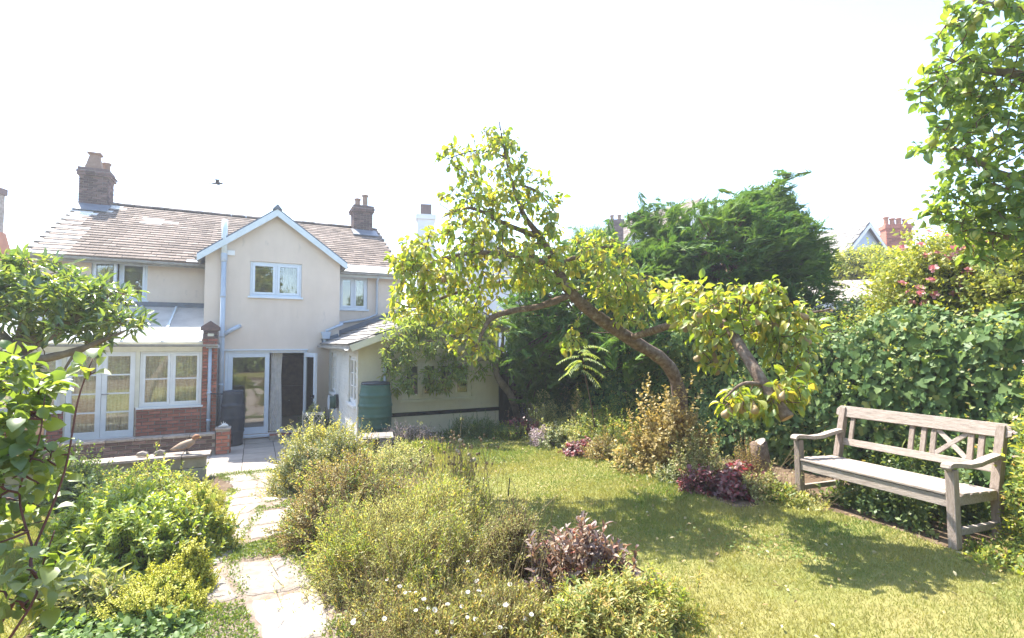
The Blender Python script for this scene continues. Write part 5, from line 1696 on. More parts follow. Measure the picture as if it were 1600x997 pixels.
# ------------------------------------------------------------------ apple tree leaning in from the right
ab = Vector((5.0, 3.3, tz(5.0, 3.3)))
limbs = [([ab - Vector((0, 0, .05)), Vector((4.95, 3.35, 1.6)), Vector((4.8, 3.45, 2.6)), Vector((4.6, 3.6, 3.6)), Vector((4.4, 3.7, 4.6)), Vector((4.2, 3.7, 5.4))], [.14, .12, .11, .09, .06, .02]),
         ([Vector((4.8, 3.45, 2.6)), A(1640, 300, 3.8), A(1560, 270, 3.9), A(1490, 230, 3.9)], [.06, .045, .025, .008]),
         ([Vector((4.6, 3.6, 3.6)), A(1620, 130, 3.8), A(1540, 110, 3.8), A(1470, 90, 3.8)], [.055, .04, .022, .006]),
         ([Vector((4.4, 3.7, 4.6)), A(1600, 20, 3.7), A(1520, 0, 3.7)], [.04, .028, .01]),
         ([Vector((4.85, 3.42, 2.3)), A(1640, 390, 3.9), A(1570, 370, 4.0), A(1490, 345, 4.0)], [.05, .035, .02, .006])]
blobs = [(1570, 40, 3.7, 85, 50, .5, 34), (1560, 120, 3.8, 80, 55, .5, 40), (1480, 110, 3.8, 42, 24, .25, 9), (1470, 140, 3.8, 40, 22, .2, 8), (1550, 215, 3.9, 80, 50, .5, 38), (1475, 215, 3.9, 40, 28, .25, 9), (1570, 300, 3.9, 70, 48, .45, 34), (1490, 335, 4.0, 42, 20, .25, 10), (1510, 290, 3.9, 36, 30, .25, 9), (1600, 380, 3.9, 60, 40, .35, 22), (1545, 345, 3.95, 50, 32, .3, 16), (1500, 30, 3.7, 30, 22, .2, 6), (1690, 150, 3.8, 70, 140, .5, 40), (1760, 60, 3.7, 110, 110, .7, 40)]
apple, tw2, _ = tree('apple_tree', 'leafy apple tree with green fruit overhanging the bench side', 'tree', tuple(ab), limbs, blobs, 'apple_leaf', 'bark_grey', .092, .050, 'broad', droop=.35, seed=12, split=300, cluster=(3, 6), scale=2.0, jitter=.5)
am = MB().lathe([(.004, .03), (.018, .033), (.030, .022), (.034, .004), (.030, -.014), (.020, -.027), (.008, -.028)], 0, 0, 12).mesh('apple', M['applefruit'], True)
cand = [t for t in tw2 if abs(t[-1][0] / t[-1][1]) < .99]
rp.shuffle(cand)
for t in cand[:26]:
    p = t[-1]
    link('apple', am, apple, (p[0] - ab.x, p[1] - ab.y, p[2] - ab.z - .05)).rotation_euler = (rp.uniform(-.4, .4), rp.uniform(-.4, .4), 0)

# ------------------------------------------------------------------ glossy-leaved tree at the left
fb = Vector((-6.0, 4.9, tz(-6.0, 4.9)))
limbs = [([fb - Vector((0, 0, .05)), Vector((-5.7, 4.95, 1.2)), A(-40, 600, 5.0), A(25, 548, 5.1), A(90, 515, 5.2), A(140, 480, 5.3), A(180, 455, 5.3)], [.13, .12, .10, .085, .06, .035, .012]),
         ([A(-40, 600, 5.0), A(20, 566, 5.0), A(70, 560, 5.0), A(120, 548, 5.0), A(165, 530, 5.0), A(200, 515, 5.0)], [.06, .05, .042, .034, .02, .008]),
         ([A(25, 548, 5.1), A(40, 500, 5.2), A(50, 450, 5.3), A(60, 420, 5.3)], [.05, .04, .025, .008]),
         ([A(25, 548, 5.1), A(-20, 500, 5.3), A(-60, 450, 5.4)], [.05, .04, .015]),
         ([A(120, 548, 5.0), A(100, 580, 5.0), A(95, 610, 5.0)], [.014, .01, .005])]
blobs = [(50, 435, 5.3, 60, 34, .6, 34), (-30, 440, 5.4, 70, 45, .7, 30), (110, 465, 5.3, 60, 36, .55, 36), (165, 475, 5.3, 50, 34, .45, 26), (60, 490, 5.2, 65, 36, .6, 34), (185, 505, 5.1, 36, 24, .3, 12), (110, 525, 5.1, 55, 22, .4, 16), (0, 500, 5.3, 50, 50, .6, 22), (60, 410, 5.3, 40, 14, .3, 8), (30, 590, 5.0, 40, 20, .3, 7)]
tree('evergreen_tree', 'spreading glossy-leaved tree with grey limbs in front of the conservatory', 'tree', tuple(fb), limbs, blobs, 'fig_leaf', 'bark_grey', .12, .040, 'lance', droop=-.05, seed=15, split=300, cluster=(6, 11), jitter=.3, scale=1.4)

# broad-leaved shrub close by at lower left
vb = Vector((-2.35, 1.75, tz(-2.35, 1.75)))
limbs = [([vb - Vector((0, 0, .05)), A(10, 960, 1.75), A(52, 860, 1.8), A(100, 740, 1.85), A(122, 625, 1.9), A(145, 560, 1.95)], [.006, .006, .0045, .0035, .003, .0018]),
         ([vb + Vector((.05, .1, 0)), A(-30, 880, 1.8), A(0, 780, 1.85), A(20, 660, 1.9), A(45, 570, 1.9)], [.006, .005, .004, .003, .0015]),
         ([vb + Vector((.1, 0, 0)), A(20, 990, 1.6), A(60, 900, 1.65), A(85, 830, 1.65)], [.005, .004, .003, .002]),
         ([A(52, 860, 1.8), A(30, 770, 1.8), A(60, 690, 1.8), A(70, 620, 1.8)], [.004, .0035, .003, .0015]),
         ([vb + Vector((-.1, 0, 0)), A(-120, 800, 1.9), A(-80, 650, 2.0), A(-40, 560, 2.0)], [.007, .006, .004, .002])]
blobs = [(40, 590, 1.9, 55, 40, .14, 14), (15, 660, 1.9, 50, 45, .15, 16), (75, 640, 1.85, 45, 40, .12, 4), (35, 740, 1.8, 60, 45, .15, 16), (5, 820, 1.8, 45, 40, .15, 11), (75, 720, 1.85, 40, 40, .1, 3), (30, 920, 1.7, 50, 40, .12, 10), (90, 880, 1.65, 25, 40, .06, 3), (-60, 650, 1.95, 60, 90, .2, 16), (-60, 820, 1.85, 60, 90, .2, 14), (130, 590, 1.92, 20, 40, .06, 3)]
tree('broadleaf_shrub', 'broad-leaved shrub with reddish stems close beside the left bed', 'shrub', tuple(vb), limbs, blobs, 'viburnum_leaf', 'twig_red', .066, .045, 'broad', droop=.25, seed=18, split=300, twigm='twig_red', cluster=(3, 6), scale=1.35, limb_sides=7, tw=.0022, knob=.05)

# ------------------------------------------------------------------ rose hedge at the right, behind the ivy
def big_shrub(name, label, px, py, Y, rx, ry, dep, S, K, slen, L, W, mat, seed, kind='diamond', cat='shrub', **kw):
    c = A(px, py, Y); f = Y / 800
    z = tz(c.x, Y)
    return plant(name, label, cat, 0, 0, 0, 0, S, K, slen, L, W, mat, kind, loc=(c.x, Y, z), size=(rx * f, dep, ry * f), lift=c.z - z, low=-.8, seed=seed, **kw)


roses = big_shrub('rose_shrub', 'tall yellow-green rambling rose with pink blooms above the ivy', 1560, 455, 6.0, 140, 105, .9, 4600, 10, .26, .055, .034, 'rose_leaf', 41, bump=.16, stem='stem_green', inner=.72, core=.78)
def blooms(plantres, n, size, mat, name, petals=14, cone=(0, -1, .4), seed=1, mask=None, eye=None, flat=False):
    root, org, tips, out, r = plantres
    mb = MB(); rr_ = random.Random(seed)
    V = []; F = []
    for k in range(petals):
        lay = 0 if flat else k // max(1, petals // 3); a = k * 2.4 if not flat else 2 * math.pi * k / petals
        el = .15 if flat else .25 + .5 * lay
        c, s = math.cos(a), math.sin(a); ce, se = math.cos(el), math.sin(el)
        w = .32 if not flat else 1.6 / petals
        n0 = len(mb.v)
        R0 = .12 if flat else .05; R1 = 1.0 if flat else 1 - .18 * lay
        mb.add([(c * R0, s * R0, .02 + lay * .05), (c * R1 * .7 * ce - s * w, s * R1 * .7 * ce + c * w, R1 * .7 * se), (c * R1 * ce, s * R1 * ce, R1 * se), (c * R1 * .7 * ce + s * w, s * R1 * .7 * ce - c * w, R1 * .7 * se)], [(0, 1, 2, 3)])
    me = mb.mesh(name, M[mat])
    eye_me = None
    if eye:
        eye_me = MB().lathe([(.2, 0), (.2, .05), (.12, .12), (.02, .14)], 0, 0, 8).mesh('flower_eye', M[eye])
    cand = np.where((out @ nrm(np.array([cone], float))[0] > .1) if mask is None else mask(tips, out))[0]
    cand = r.permutation(cand)[:n]
    for i in cand:
        p = tips[i] + out[i] * .03
        o = link(name, me, root, tuple(p - np.array(org)))
        d = Vector(nrm(out[i] * .7 + np.array([0, -.3, .6]) + r.normal(0, .25, 3)))
        o.rotation_euler = d.to_track_quat('Z', 'Y').to_euler()
        s = size * r.uniform(.75, 1.25); o.scale = (s, s, s)
        if eye_me:
            e = link('flower_eye', eye_me, o)
    return cand


rm = lambda t, o: (t[:, 0] / t[:, 1] < .93) & (t[:, 0] / t[:, 1] > .6) & (o[:, 1] < .1) & (t[:, 2] > 2.5) & (o[:, 2] > -.3) & (o[:, 1] < -.1)
blooms(roses, 46, .052, 'rose_flower', 'rose_bloom', seed=2, mask=rm)
big_shrub('golden_shrub', 'bright yellow-green shrub below the pale blue house', 1368, 418, 16, 74, 34, 1.2, 2400, 9, .4, .08, .05, 'rose_leaf', 42, inner=.72, core=.78)
big_shrub('shrub', 'dense green shrub merging with the ivy beside the garage', 1340, 505, 7.9, 58, 36, .7, 1600, 9, .25, .05, .03, 'darkmix', 43, inner=.7, core=.78)
big_shrub('rose_shrub', 'yellow-green leafy shrub rising behind the bench end under the apple tree', 1650, 450, 5.2, 120, 110, .8, 3000, 9, .26, .055, .034, 'rose_leaf', 44, inner=.7, core=.78)
big_shrub('conifer', 'wispy bluish conifer top left of the big conifer', 925, 372, 12, 40, 26, .5, 500, 8, .3, .06, .012, 'conifer_leaf', 45, inner=.5, cat='conifer')
# ------------------------------------------------------------------ beds right of the path
plant('euonymus_bush', 'rounded yellow-variegated bush beside the patio end of the path', 'bush', 508, 775, 84, 106, 3000, 10, .14, .030, .016, 'euonymus', seed=51, bump=.10, depth=.8, power=.35, inner=.7, core=.7, mix=('greenwhite', .45, 1.2))
plant('hebe_bush', 'low brownish-green twiggy bush midway along the path', 'bush', 555, 860, 98, 142, 3600, 10, .13, .024, .011, 'hebe', seed=52, bump=.16, freq=4, depth=1.1, stem='twig', power=.4, inner=.65, core=.6, stalks=30, mix=('mixed', .3, 1.3))
fea = plant('feathery_bush', 'feathery grey-green bush sprawling over the path edge', 'bush', 660, 958, 145, 190, 5200, 16, .19, .030, .0055, 'feathery', seed=53, bump=.14, freq=4, depth=1.15, up=.7, power=.4, inner=.6, ang=.7, stem='stem_dry', stalks=160, mix=('mixed', .3, 1.25))
dais = plant('daisy_clump', 'straw-green clump dotted with white daisies at the path foot', 'flowers', 745, 1030, 185, 125, 4200, 12, .15, .026, .006, 'daisy_leaf', seed=54, bump=.14, freq=5, depth=.6, up=.9, ang=.6, stem='stem_dry', power=.5, stalks=120, mix=('euphorbia', .35, 1.3))
blooms(dais, 80, .016, 'petal_white', 'daisy', petals=12, seed=5, mask=lambda t, o: o[:, 2] > .2, eye='flower_eye', flat=True)
plant('euphorbia_clump', 'yellow-green leafy clump in front of the purple sedum', 'plant', 960, 1030, 118, 135, 1100, 16, .14, .038, .011, 'euphorbia', seed=55, bump=.14, freq=4, depth=.8, up=.8, ang=1.0, power=.5, inner=.6, mix=('mixed', .25, 1.2))
plant('purple_sedum', 'upright purple-leaved sedum stems on the lawn edge', 'plant', 905, 955, 98, 150, 150, 15, .26, .065, .027, 'purple', 'fold', seed=56, bump=.12, up=2.2, ang=.75, depth=.55, stem='twig_red', sr=.004, inner=.4, split=300, jit=.16)
plant('bronze_spurge', 'bronze and orange tinged feathery plant between the daisies and purple sedum', 'plant', 800, 935, 62, 150, 900, 12, .17, .03, .006, 'daisy_leaf', seed=57, bump=.15, up=1.0, ang=.7, stem='twig_red', depth=.7)
plant('meadow_clump', 'tall loose meadow plants behind the feathery bush', 'plant', 705, 810, 74, 92, 1100, 10, .22, .05, .006, 'mixed', seed=58, bump=.2, up=1.5, ang=.5, stem='stem_dry', depth=.8)
plant('lavender', 'greyish pink lavender in front of the green water butt', 'plant', 645, 704, 48, 46, 1100, 9, .16, .022, .012, 'lavender', seed=59, bump=.12, up=1.2, ang=.5, depth=.6)
plant('grass_tuft', 'bright green tuft below the lavender at the lawn edge', 'plant', 660, 714, 50, 24, 700, 8, .14, .07, .006, 'mixed', seed=60, up=1.2, ang=.4, depth=.5)
plant('ground_cover', 'low dark green cover below the cream end wall', 'plant', 752, 688, 62, 36, 1500, 8, .12, .022, .013, 'darkmix', seed=61, bump=.15, depth=.5)

plant('bed_filler', 'low straggly greenery between the bird table and the lawn', 'plant', 628, 745, 52, 52, 900, 9, .16, .04, .012, 'feathery', seed=63, up=.9, bump=.2)
# seed-head stems
seedr = random.Random(8)
sx, sy, sz = gp(712, 790)
seeds = empty('seed_heads', (sx, sy, sz), 0, 'tall dry seed-head stems standing above the feathery bush', 'plant')
sm = MB(); head_me = MB().lathe([(.003, -.014), (.011, -.006), (.013, .004), (.008, .013), (.002, .016)], 0, 0, 8).mesh('seed_head', M['seed'], True)
head_me2 = MB().lathe([(.003, -.018), (.016, -.008), (.018, .006), (.010, .016), (.002, .02)], 0, 0, 8).mesh('seed_head', M['seed_pale'], True)
for i in range(52):
    a = seedr.uniform(0, 6.28); q = seedr.uniform(0, .42)
    bx_, by_ = q * math.cos(a), q * math.sin(a) * .7
    h = seedr.uniform(.38, .78); lx, ly = seedr.uniform(-.16, .16), seedr.uniform(-.12, .12)
    p = [(bx_, by_, 0), (bx_ + lx * .4, by_ + ly * .4, h * .55), (bx_ + lx, by_ + ly, h)]
    sm.tube(p, [.003, .0024, .0018], 5, False)
    o = link('seed_head', head_me if i % 6 else head_me2, seeds, p[-1]); s_ = seedr.uniform(.8, 1.4); o.scale = (s_, s_, s_)
    if i % 3 == 0:
        q2 = (p[1][0] + seedr.uniform(-.12, .12), p[1][1] + seedr.uniform(-.1, .1), h * seedr.uniform(.75, .95))
        sm.tube([p[1], q2], [.002, .0015], 5, False); link('seed_head', head_me, seeds, q2)
sm.build('stems', M['stem_dry'], seeds)['kind'] = 'stuff'

# ------------------------------------------------------------------ border below the hedge
plant('heuchera', 'crimson-leaved heuchera at the far end of the border by the wing', 'plant', 820, 686, 36, 34, 260, 7, .14, .05, .042, 'heuchera', 'fold', seed=71, up=.9, ang=1.0, group=None)
plant('astilbe', 'fluffy pinkish seed plumes behind the far crimson heuchera', 'plant', 835, 676, 28, 46, 300, 12, .16, .022, .010, 'lavender', seed=72, up=1.8, ang=.5)
plant('pale_leaf_shrub', 'pale-edged green shrub between two crimson heucheras', 'shrub', 878, 704, 40, 48, 700, 9, .13, .045, .022, 'greenwhite', seed=73, up=.5)
plant('heuchera', 'crimson heuchera with white-tipped leaves beside the pale-edged shrub', 'plant', 908, 716, 27, 28, 220, 7, .12, .048, .04, 'heuchera', 'fold', seed=74, up=.9, ang=1.0)
plant('pale_leaf_plant', 'pale green trailing plant before the golden shrub', 'plant', 1015, 742, 52, 34, 700, 8, .12, .045, .028, 'greenwhite', seed=75, up=.4)
plant('golden_leaf_shrub', 'yellow-leaved shrub in front of the pear trunk', 'shrub', 1045, 748, 72, 126, 820, 8, .24, .05, .038, 'yellow_shrub', 'fold', seed=76, bump=.25, freq=4, up=1.0, stem='twig', inner=.5, depth=.7, split=300)
plant('heuchera', 'large dark crimson heuchera beside the pale stump', 'plant', 1138, 782, 52, 58, 330, 7, .16, .06, .052, 'heuchera', 'fold', seed=77, up=.9, ang=1.0, split=100)
plant('astilbe', 'brown feathery seed plumes behind the dark crimson heuchera', 'plant', 1165, 770, 44, 84, 420, 12, .22, .022, .009, 'hebe', seed=78, up=2.0, ang=.5, stem='twig_red')
plant('border_greenery', 'loose greenery behind the crimson plants under the hedge', 'plant', 940, 700, 56, 70, 900, 9, .2, .05, .02, 'mixed', seed=79, up=.9, bump=.25)
plant('border_greenery', 'dark leafy undergrowth at the foot of the ivy near the fruit tree', 'plant', 880, 672, 52, 76, 900, 9, .2, .05, .026, 'darkmix', seed=80, up=.8, bump=.25)
plant('border_greenery', 'dry yellowish greenery right of the golden shrub', 'plant', 1095, 764, 50, 70, 600, 9, .2, .04, .02, 'daisy_leaf', seed=81, up=1.0, bump=.25)
plant('border_greenery', 'low weeds between the stump and the bench', 'plant', 1215, 796, 36, 40, 420, 8, .16, .045, .016, 'mixed', seed=82, up=.9)
plant('red_stem_plant', 'orange-red flowering stalk behind the border', 'plant', 900, 690, 12, 78, 90, 10, .2, .035, .022, 'yellow_shrub', seed=83, up=1.5)
plant('undergrowth', 'dark weeds and dry stalks beneath the bench', 'plant', 1395, 800, 92, 46, 700, 8, .16, .05, .03, 'darkmix', seed=84, up=.6, depth=.5)
plant('undergrowth', 'dark leafy weeds growing through under the bench seat', 'plant', 0, 0, 0, 0, 420, 8, .16, .05, .03, 'darkmix', loc=(3.62, 5.05, tz(3.62, 5.05)), size=(.28, .62, .26), seed=87, up=.6, bump=.25)
plant('undergrowth', 'tangle of leafy weeds between the bench back and the ivy', 'plant', 0, 0, 0, 0, 700, 8, .2, .055, .03, 'darkmix', loc=(4.05, 5.2, tz(4.05, 5.2)), size=(.25, .95, .5), seed=88, up=.8, bump=.25)
pk = plant('flowering_shrub', 'yellow-green leafy shrub with pale flowers at the bench end', 'shrub', 1605, 885, 58, 235, 900, 10, .24, .055, .020, 'mixed', 'lance', seed=85, up=.9, bump=.2, depth=1.0, loc=(4.17, 3.98, tz(4.17, 3.98)), size=(.30, .34, 1.12), split=200)
blooms(pk, 14, .03, 'petal_pale', 'pale_flower', petals=10, seed=6, mask=lambda t, o: (t[:, 2] > 1.35) & (o[:, 0] < .4))
plant('low_weeds', 'trailing weeds at the foot of the bench-end shrub', 'plant', 1560, 905, 60, 46, 500, 8, .14, .04, .02, 'mixed', seed=86, up=.5)

bord = [(795, 690, 34, 30, 'mixed', 'low green edging plant at the lawn end below the cream wall'), (852, 700, 26, 30, 'lavender', 'dusty pink tuft between the far heuchera and the pale-edged shrub'), (948, 722, 36, 40, 'hebe', 'brownish low tuft right of the second crimson heuchera'),
        (985, 730, 34, 46, 'daisy_leaf', 'straw-coloured tuft before the golden shrub'), (1062, 760, 40, 40, 'greenwhite', 'pale-edged low plant at the foot of the golden shrub'), (1088, 775, 30, 38, 'heuchera', 'small dull purple heuchera left of the big crimson one'), (1188, 790, 38, 52, 'daisy_leaf', 'straw tuft hiding the stump foot'),
        (915, 706, 40, 46, 'feathery', 'grey-green feathery tuft behind the second heuchera'), (975, 712, 44, 60, 'mixed', 'yellow-green tuft beneath the sapling'), (1240, 800, 40, 34, 'feathery', 'grey-green weeds at the left bench foot'), (862, 684, 34, 60, 'feathery', 'tall grey-green stems in front of the dark ivy')]
for k, (px_, py_, hw_, hh_, mt_, lb_) in enumerate(bord):
    plant('border_plant', lb_, 'plant', px_, py_, hw_, hh_, 460, 9, .16, .042, .018, mt_, seed=200 + k, up=.9, bump=.25, jit=.4, stalks=14)
# stump
tx, ty, tzz = gp(1190, 758)
st_ = empty('tree_stump', (tx, ty, tzz), 0, 'pale sawn tree stump at the hedge foot beside the dark heuchera', 'stump')
hS = 70 * ty / 800
mb = MB().tube([(0, 0, -.05), (.01, 0, .06), (0, .01, hS * .6), (-.03, 0, hS * .92)], [.15, .125, .10, .096], 12)
mb.build('stump_body', M['bark'], st_, smooth=True)
MB().tube([(-.03, 0, hS * .92), (-.032, 0, hS * .925)], [.092, .088], 12).build('cut_face', M['stone'], st_)
MB().tube([(.08, 0, .1), (.16, -.05, .0), (.25, -.08, -.04)], [.07, .05, .02], 8).build('root', M['stone'], st_, smooth=True)

# sumac-like sapling in front of the hedge
sb_ = gp(935, 700); SY = sb_[1]
sap = empty('sapling', sb_, 0, 'thin sapling with drooping feathered leaves before the hedge', 'sapling')
top = A(908, 542, SY - .2)
o3 = Vector(sb_)
MB().tube([(0, 0, -.02), (A(925, 640, SY - .05) - o3), (A(915, 590, SY - .1) - o3), (top - o3)], [.014, .011, .009, .006], 7).build('stem', M['twig'], sap)
rs_ = np.random.default_rng(4)
pos = []; yd = []; nd = []; ra = []; rb_ = []
for k in range(11):
    a = k * 2.4; d = np.array([math.cos(a), math.sin(a) * .6, .35 - .05 * k]); d /= np.linalg.norm(d)
    p0 = np.array(top) + np.array([0, 0, -.035 * k]); ln = rs_.uniform(.28, .42)
    prev = p0
    for j in range(1, 12):
        t = j / 11; p = p0 + d * ln * t + np.array([0, 0, -.22 * t * t * ln * 2])
        ra.append(prev); rb_.append(p)
        side = np.cross(d, [0, 0, 1.0]); side /= np.linalg.norm(side)
        for sg in (-1, 1):
            pos.append(p); y = side * sg * .8 + d * .45; y[2] -= .55; yd.append(y); nd.append(np.array([0, 0, 1]) + rs_.normal(0, .25, 3))
        prev = p
leaf_batch('foliage', sap, M['peach_leaf'], np.array(pos), np.array(yd), np.array(nd), rs_.uniform(.07, .10, len(pos)), .022, 'lance', sb_)
stem_batch('leaf_stalks', sap, M['stem_green'], ra, rb_, .003, sb_, .002)

# ------------------------------------------------------------------ left bed
plant('fleshy_plant', 'big lush green sedum clump filling the left bed', 'plant', 205, 912, 122, 155, 900, 16, .22, .055, .026, 'sedum', 'fold', seed=91, bump=.1, up=1.3, ang=.8, inner=.65, split=300, sr=.004, jit=.2, depth=.8)
def alch(px, py, hw, hh, seed, label):
    res = plant('alchemilla', label, 'plant', px, py, hw, hh, 900, 26, .12, .014, .010, 'alchemilla', seed=seed, bump=.16, freq=5, up=.7, ang=1.1, inner=.75, depth=.8)
    root, org, tips, out, r = res
    t2 = tips - out * .07; n = len(t2)
    k = r.permutation(n)[:420]
    y = out[k] + r.normal(0, .5, (420, 3)); nn = out[k] + np.array([0, 0, .8])
    leaf_batch('lower_leaves', root, M['alch_leaf'], t2[k] - np.array([0, 0, .04]), y, nn, r.uniform(.04, .07, 420), r.uniform(.04, .07, 420), 'fold', org)
    return res
alch(328, 872, 52, 100, 92, 'lime-yellow frothy lady\'s mantle spilling onto the middle of the path')
alch(255, 992, 82, 100, 93, 'lime-yellow frothy lady\'s mantle at the near left path edge')
alch(318, 800, 42, 52, 94, 'small lime-yellow froth between the sedum and the stone wall end')
alch(310, 935, 34, 76, 95, 'thin lime froth between the two larger lady\'s mantle clumps')
plant('mixed_shrub', 'yellow-green mixed shrub below the stone-capped wall', 'shrub', 232, 800, 88, 70, 1500, 9, .16, .04, .02, 'mixed', seed=96, bump=.18, depth=.6, up=.6)
plant('dark_shrub', 'dark green shrub with pale flowers behind the sedum clump', 'shrub', 130, 802, 62, 92, 1200, 9, .18, .045, .022, 'darkmix', seed=97, bump=.2, depth=.6, up=.6)
plant('strap_leaf_plant', 'long-leaved silvery green plant in front of the sedum clump', 'plant', 150, 985, 70, 90, 260, 10, .2, .09, .018, 'greenwhite', 'lance', seed=98, up=1.0, ang=.9, depth=.7)
plant('geranium_clump', 'leafy green clump with a violet flower at the bed front', 'plant', 190, 1045, 120, 70, 700, 9, .15, .05, .035, 'alch_leaf', 'fold', seed=99, up=.6, ang=1.0, depth=.7)
wl_ = plant('small_flowers', 'loose pale-flowered plant between sedum and lime froth', 'flowers', 300, 895, 42, 56, 420, 8, .15, .03, .012, 'mixed', seed=100, up=1.0)
blooms(wl_, 18, .014, 'petal_pale', 'pale_flower', petals=8, seed=7, mask=lambda t, o: o[:, 2] > .1, flat=True)

# ------------------------------------------------------------------ low walls by the patio
lw = hroot('brick_wall', -1.9, -1.5, 0, 'low dark brick garden wall edging the sunken patio', 'wall')
mbw = MB().box(-4.4, -.3, -1.6, -1.41, 0, .40).build('wall_core', M['mortar'], lw)
brick_face(mbw, lw, -4.4, -.3, .02, .395, -1.6, kind='brick_dark')
for i in range(9):
    a = -4.4 + i * .456
    MB().box(a + .003, a + .45, -1.66, -1.38, .40, .445 + random.uniform(-.003, .003)).build('coping_slab', M['stone'], lw, bevel=.006)
pl = hroot('brick_pillar', -.16, -1.5, 0, 'small red brick pillar ending the low patio wall', 'pillar')
pc = MB().box(-.285, -.035, -1.63, -1.37, 0, .5).build('pillar_core', M['mortar'], pl)
brick_face(pc, pl, -.29, -.03, .0, .465, -1.625); brick_face(pc, pl, -1.63, -1.37, .0, .465, -.04, 'v', 1)
MB().box(-.305, -.015, -1.65, -1.35, .502, .535).build('pillar_cap', M['stone'], pl, bevel=.006)
rw = hroot('stone_wall', -1.5, -3.6, 0, 'low grey-green stone retaining wall with pale cap slabs', 'wall')
random.seed(23)
a = -4.6
while a < -.31:
    b = min(a + random.uniform(.3, .5), -.30)
    if b > -.42: b = -.30
    for (z0, z1) in ((-.02, .2), (.205, .385)):
        MB().box(a + .006, b - .006, -3.74 + random.uniform(-.012, .012), -3.5, z0, z1).build('stone', M['stone_grey'], rw, bevel=.02)
    a = b
a = -4.7
while a < -.3:
    b = min(a + random.uniform(.45, .6), -.24)
    if b > -.4: b = -.24
    MB().box(a + .004, b - .004, -3.82, -3.42, .39 + random.uniform(-.006, .006), .435 + random.uniform(-.004, .006)).build('cap_slab', M['stone'], rw, bevel=.008)
    a = b

# ------------------------------------------------------------------ ornaments
def blob(pts, rad, n=10):
    return MB().tube(pts, rad, n)
du = hroot('duck_ornament', -.62, -3.62, .44, 'brown duck ornament on the stone wall cap', 'ornament')
mb = MB().tube([(-.84, -3.62, .52), (-.78, -3.62, .535), (-.68, -3.62, .565), (-.58, -3.62, .60), (-.52, -3.62, .635), (-.50, -3.62, .67)], [.008, .035, .068, .072, .05, .032], 12)
mb.build('body', M['duck_body'], du, smooth=True)
MB().tube([(-.515, -3.62, .655), (-.495, -3.62, .69), (-.47, -3.62, .715), (-.435, -3.62, .71), (-.415, -3.62, .70)], [.026, .036, .042, .036, .014], 12).build('head', M['duck_head'], du, smooth=True)
MB().tube([(-.425, -3.62, .70), (-.402, -3.62, .69), (-.39, -3.62, .686)], [.018, .015, .008], 8).build('beak', M['flower_eye'], du, smooth=True)
for s_ in (-.02, .025):
    MB().tube([(-.60, -3.62 + s_, .54), (-.595, -3.62 + s_, .45)], .008, 6).build('leg', M['black'], du)
    MB().box(-.61, -.56, -3.632 + s_, -3.608 + s_, .44, .45).build('foot', M['black'], du)
MB().prism([(-.80, -3.675, .545), (-.62, -3.685, .61), (-.58, -3.685, .57), (-.66, -3.685, .535)], (0, -.008, 0)).build('wing', M['stone'], du)
for (u_, n_, l_) in ((-.98, 'stone_ornament', 'pale rounded stone on the wall cap left of the duck'), (-1.22, 'stone_ornament', 'flat pale stone on the wall cap beside the weeds')):
    o = hroot(n_, u_, -3.6, .44, l_, 'stone')
    mb = MB().tube([(u_ - .09, -3.6, .465), (u_ - .06, -3.6, .48), (u_, -3.6, .49), (u_ + .06, -3.6, .475), (u_ + .08, -3.6, .46)], [.012, .035, .048, .035, .012], 8)
    for i in range(len(mb.v)):
        x, y, z = mb.v[i]; mb.v[i] = (x + random.uniform(-.006, .006), y, max(.441, z + random.uniform(-.008, .008)))
    mb.build('stone_body', M['stone'], o)
sh = hroot('shell_ornament', -.16, -1.5, .535, 'white spiky shell on the small brick pillar', 'ornament')
mb = MB().tube([(-.25, -1.5, .553), (-.2, -1.5, .565), (-.14, -1.5, .58), (-.09, -1.5, .565), (-.06, -1.5, .55)], [.008, .026, .042, .03, .006], 9)
for i in range(len(mb.v)):
    x, y, z = mb.v[i]; mb.v[i] = (x, y, max(z, .5355))
mb.build('shell_body', M['white_stone'], sh)
for (dx, dz) in ((-.05, .06), (-.01, .085), (.03, .06), (.06, .03)):
    MB().tube([(-.15 + dx * .4, -1.5, .585), (-.15 + dx, -1.51, .585 + dz)], [.016, .003], 6).build('spike', M['white_stone'], sh)
ws_ = hroot('door_stone', .98, -.27, .115, 'smooth white round stone on the brick door step', 'stone')
MB().tube([(.90, -.27, .155), (.92, -.27, .17), (.98, -.27, .18), (1.05, -.27, .17), (1.07, -.27, .155)], [.01, .045, .065, .045, .01], 12).build('stone_body', M['white_stone'], ws_, smooth=True)

# ------------------------------------------------------------------ water butts
def butt(name, label, u, v, z, r0, h, mat, lid=True, ribs=6):
    o = hroot(name, u, v, z, label, 'water butt')
    prof = [(r0 * .84, 0)]
    for i in range(41):
        t = i / 40
        rr_ = r0 * (.84 + .16 * math.sin(math.pi * (t * .9 + .05)))
        if i % (40 // ribs) in (0, 1): rr_ += .012
        prof.append((rr_, .01 + t * (h - .05)))
    prof.append((r0 * .80, h - .02))
    MB().lathe(prof, u, v, 28, z).build('barrel', M[mat], o, smooth=True)
    MB().lathe([(r0 * .86, h - .035), (r0 * .88, h - .01), (r0 * .84, h + .01), (r0 * .3, h + .022), (r0 * .12, h + .03)], u, v, 28, z).build('lid', M['black_plastic'], o, smooth=True)
    MB().tube([(u + .0, v - r0 * .86, z + .12), (u, v - r0 * 1.08, z + .12), (u, v - r0 * 1.1, z + .07)], .014, 8).box(u - .03, u + .03, v - r0 * 1.08, v - r0 * 1.04, z + .14, z + .155).build('tap', M['black'], o)
    return o
butt('water_butt', 'narrow black water butt between the conservatory and french doors', -.02, -.62, .0, .24, 1.22, 'black_plastic', ribs=4)
zb_ = max(tz(*h2w(2.36, -4.62)), .3)
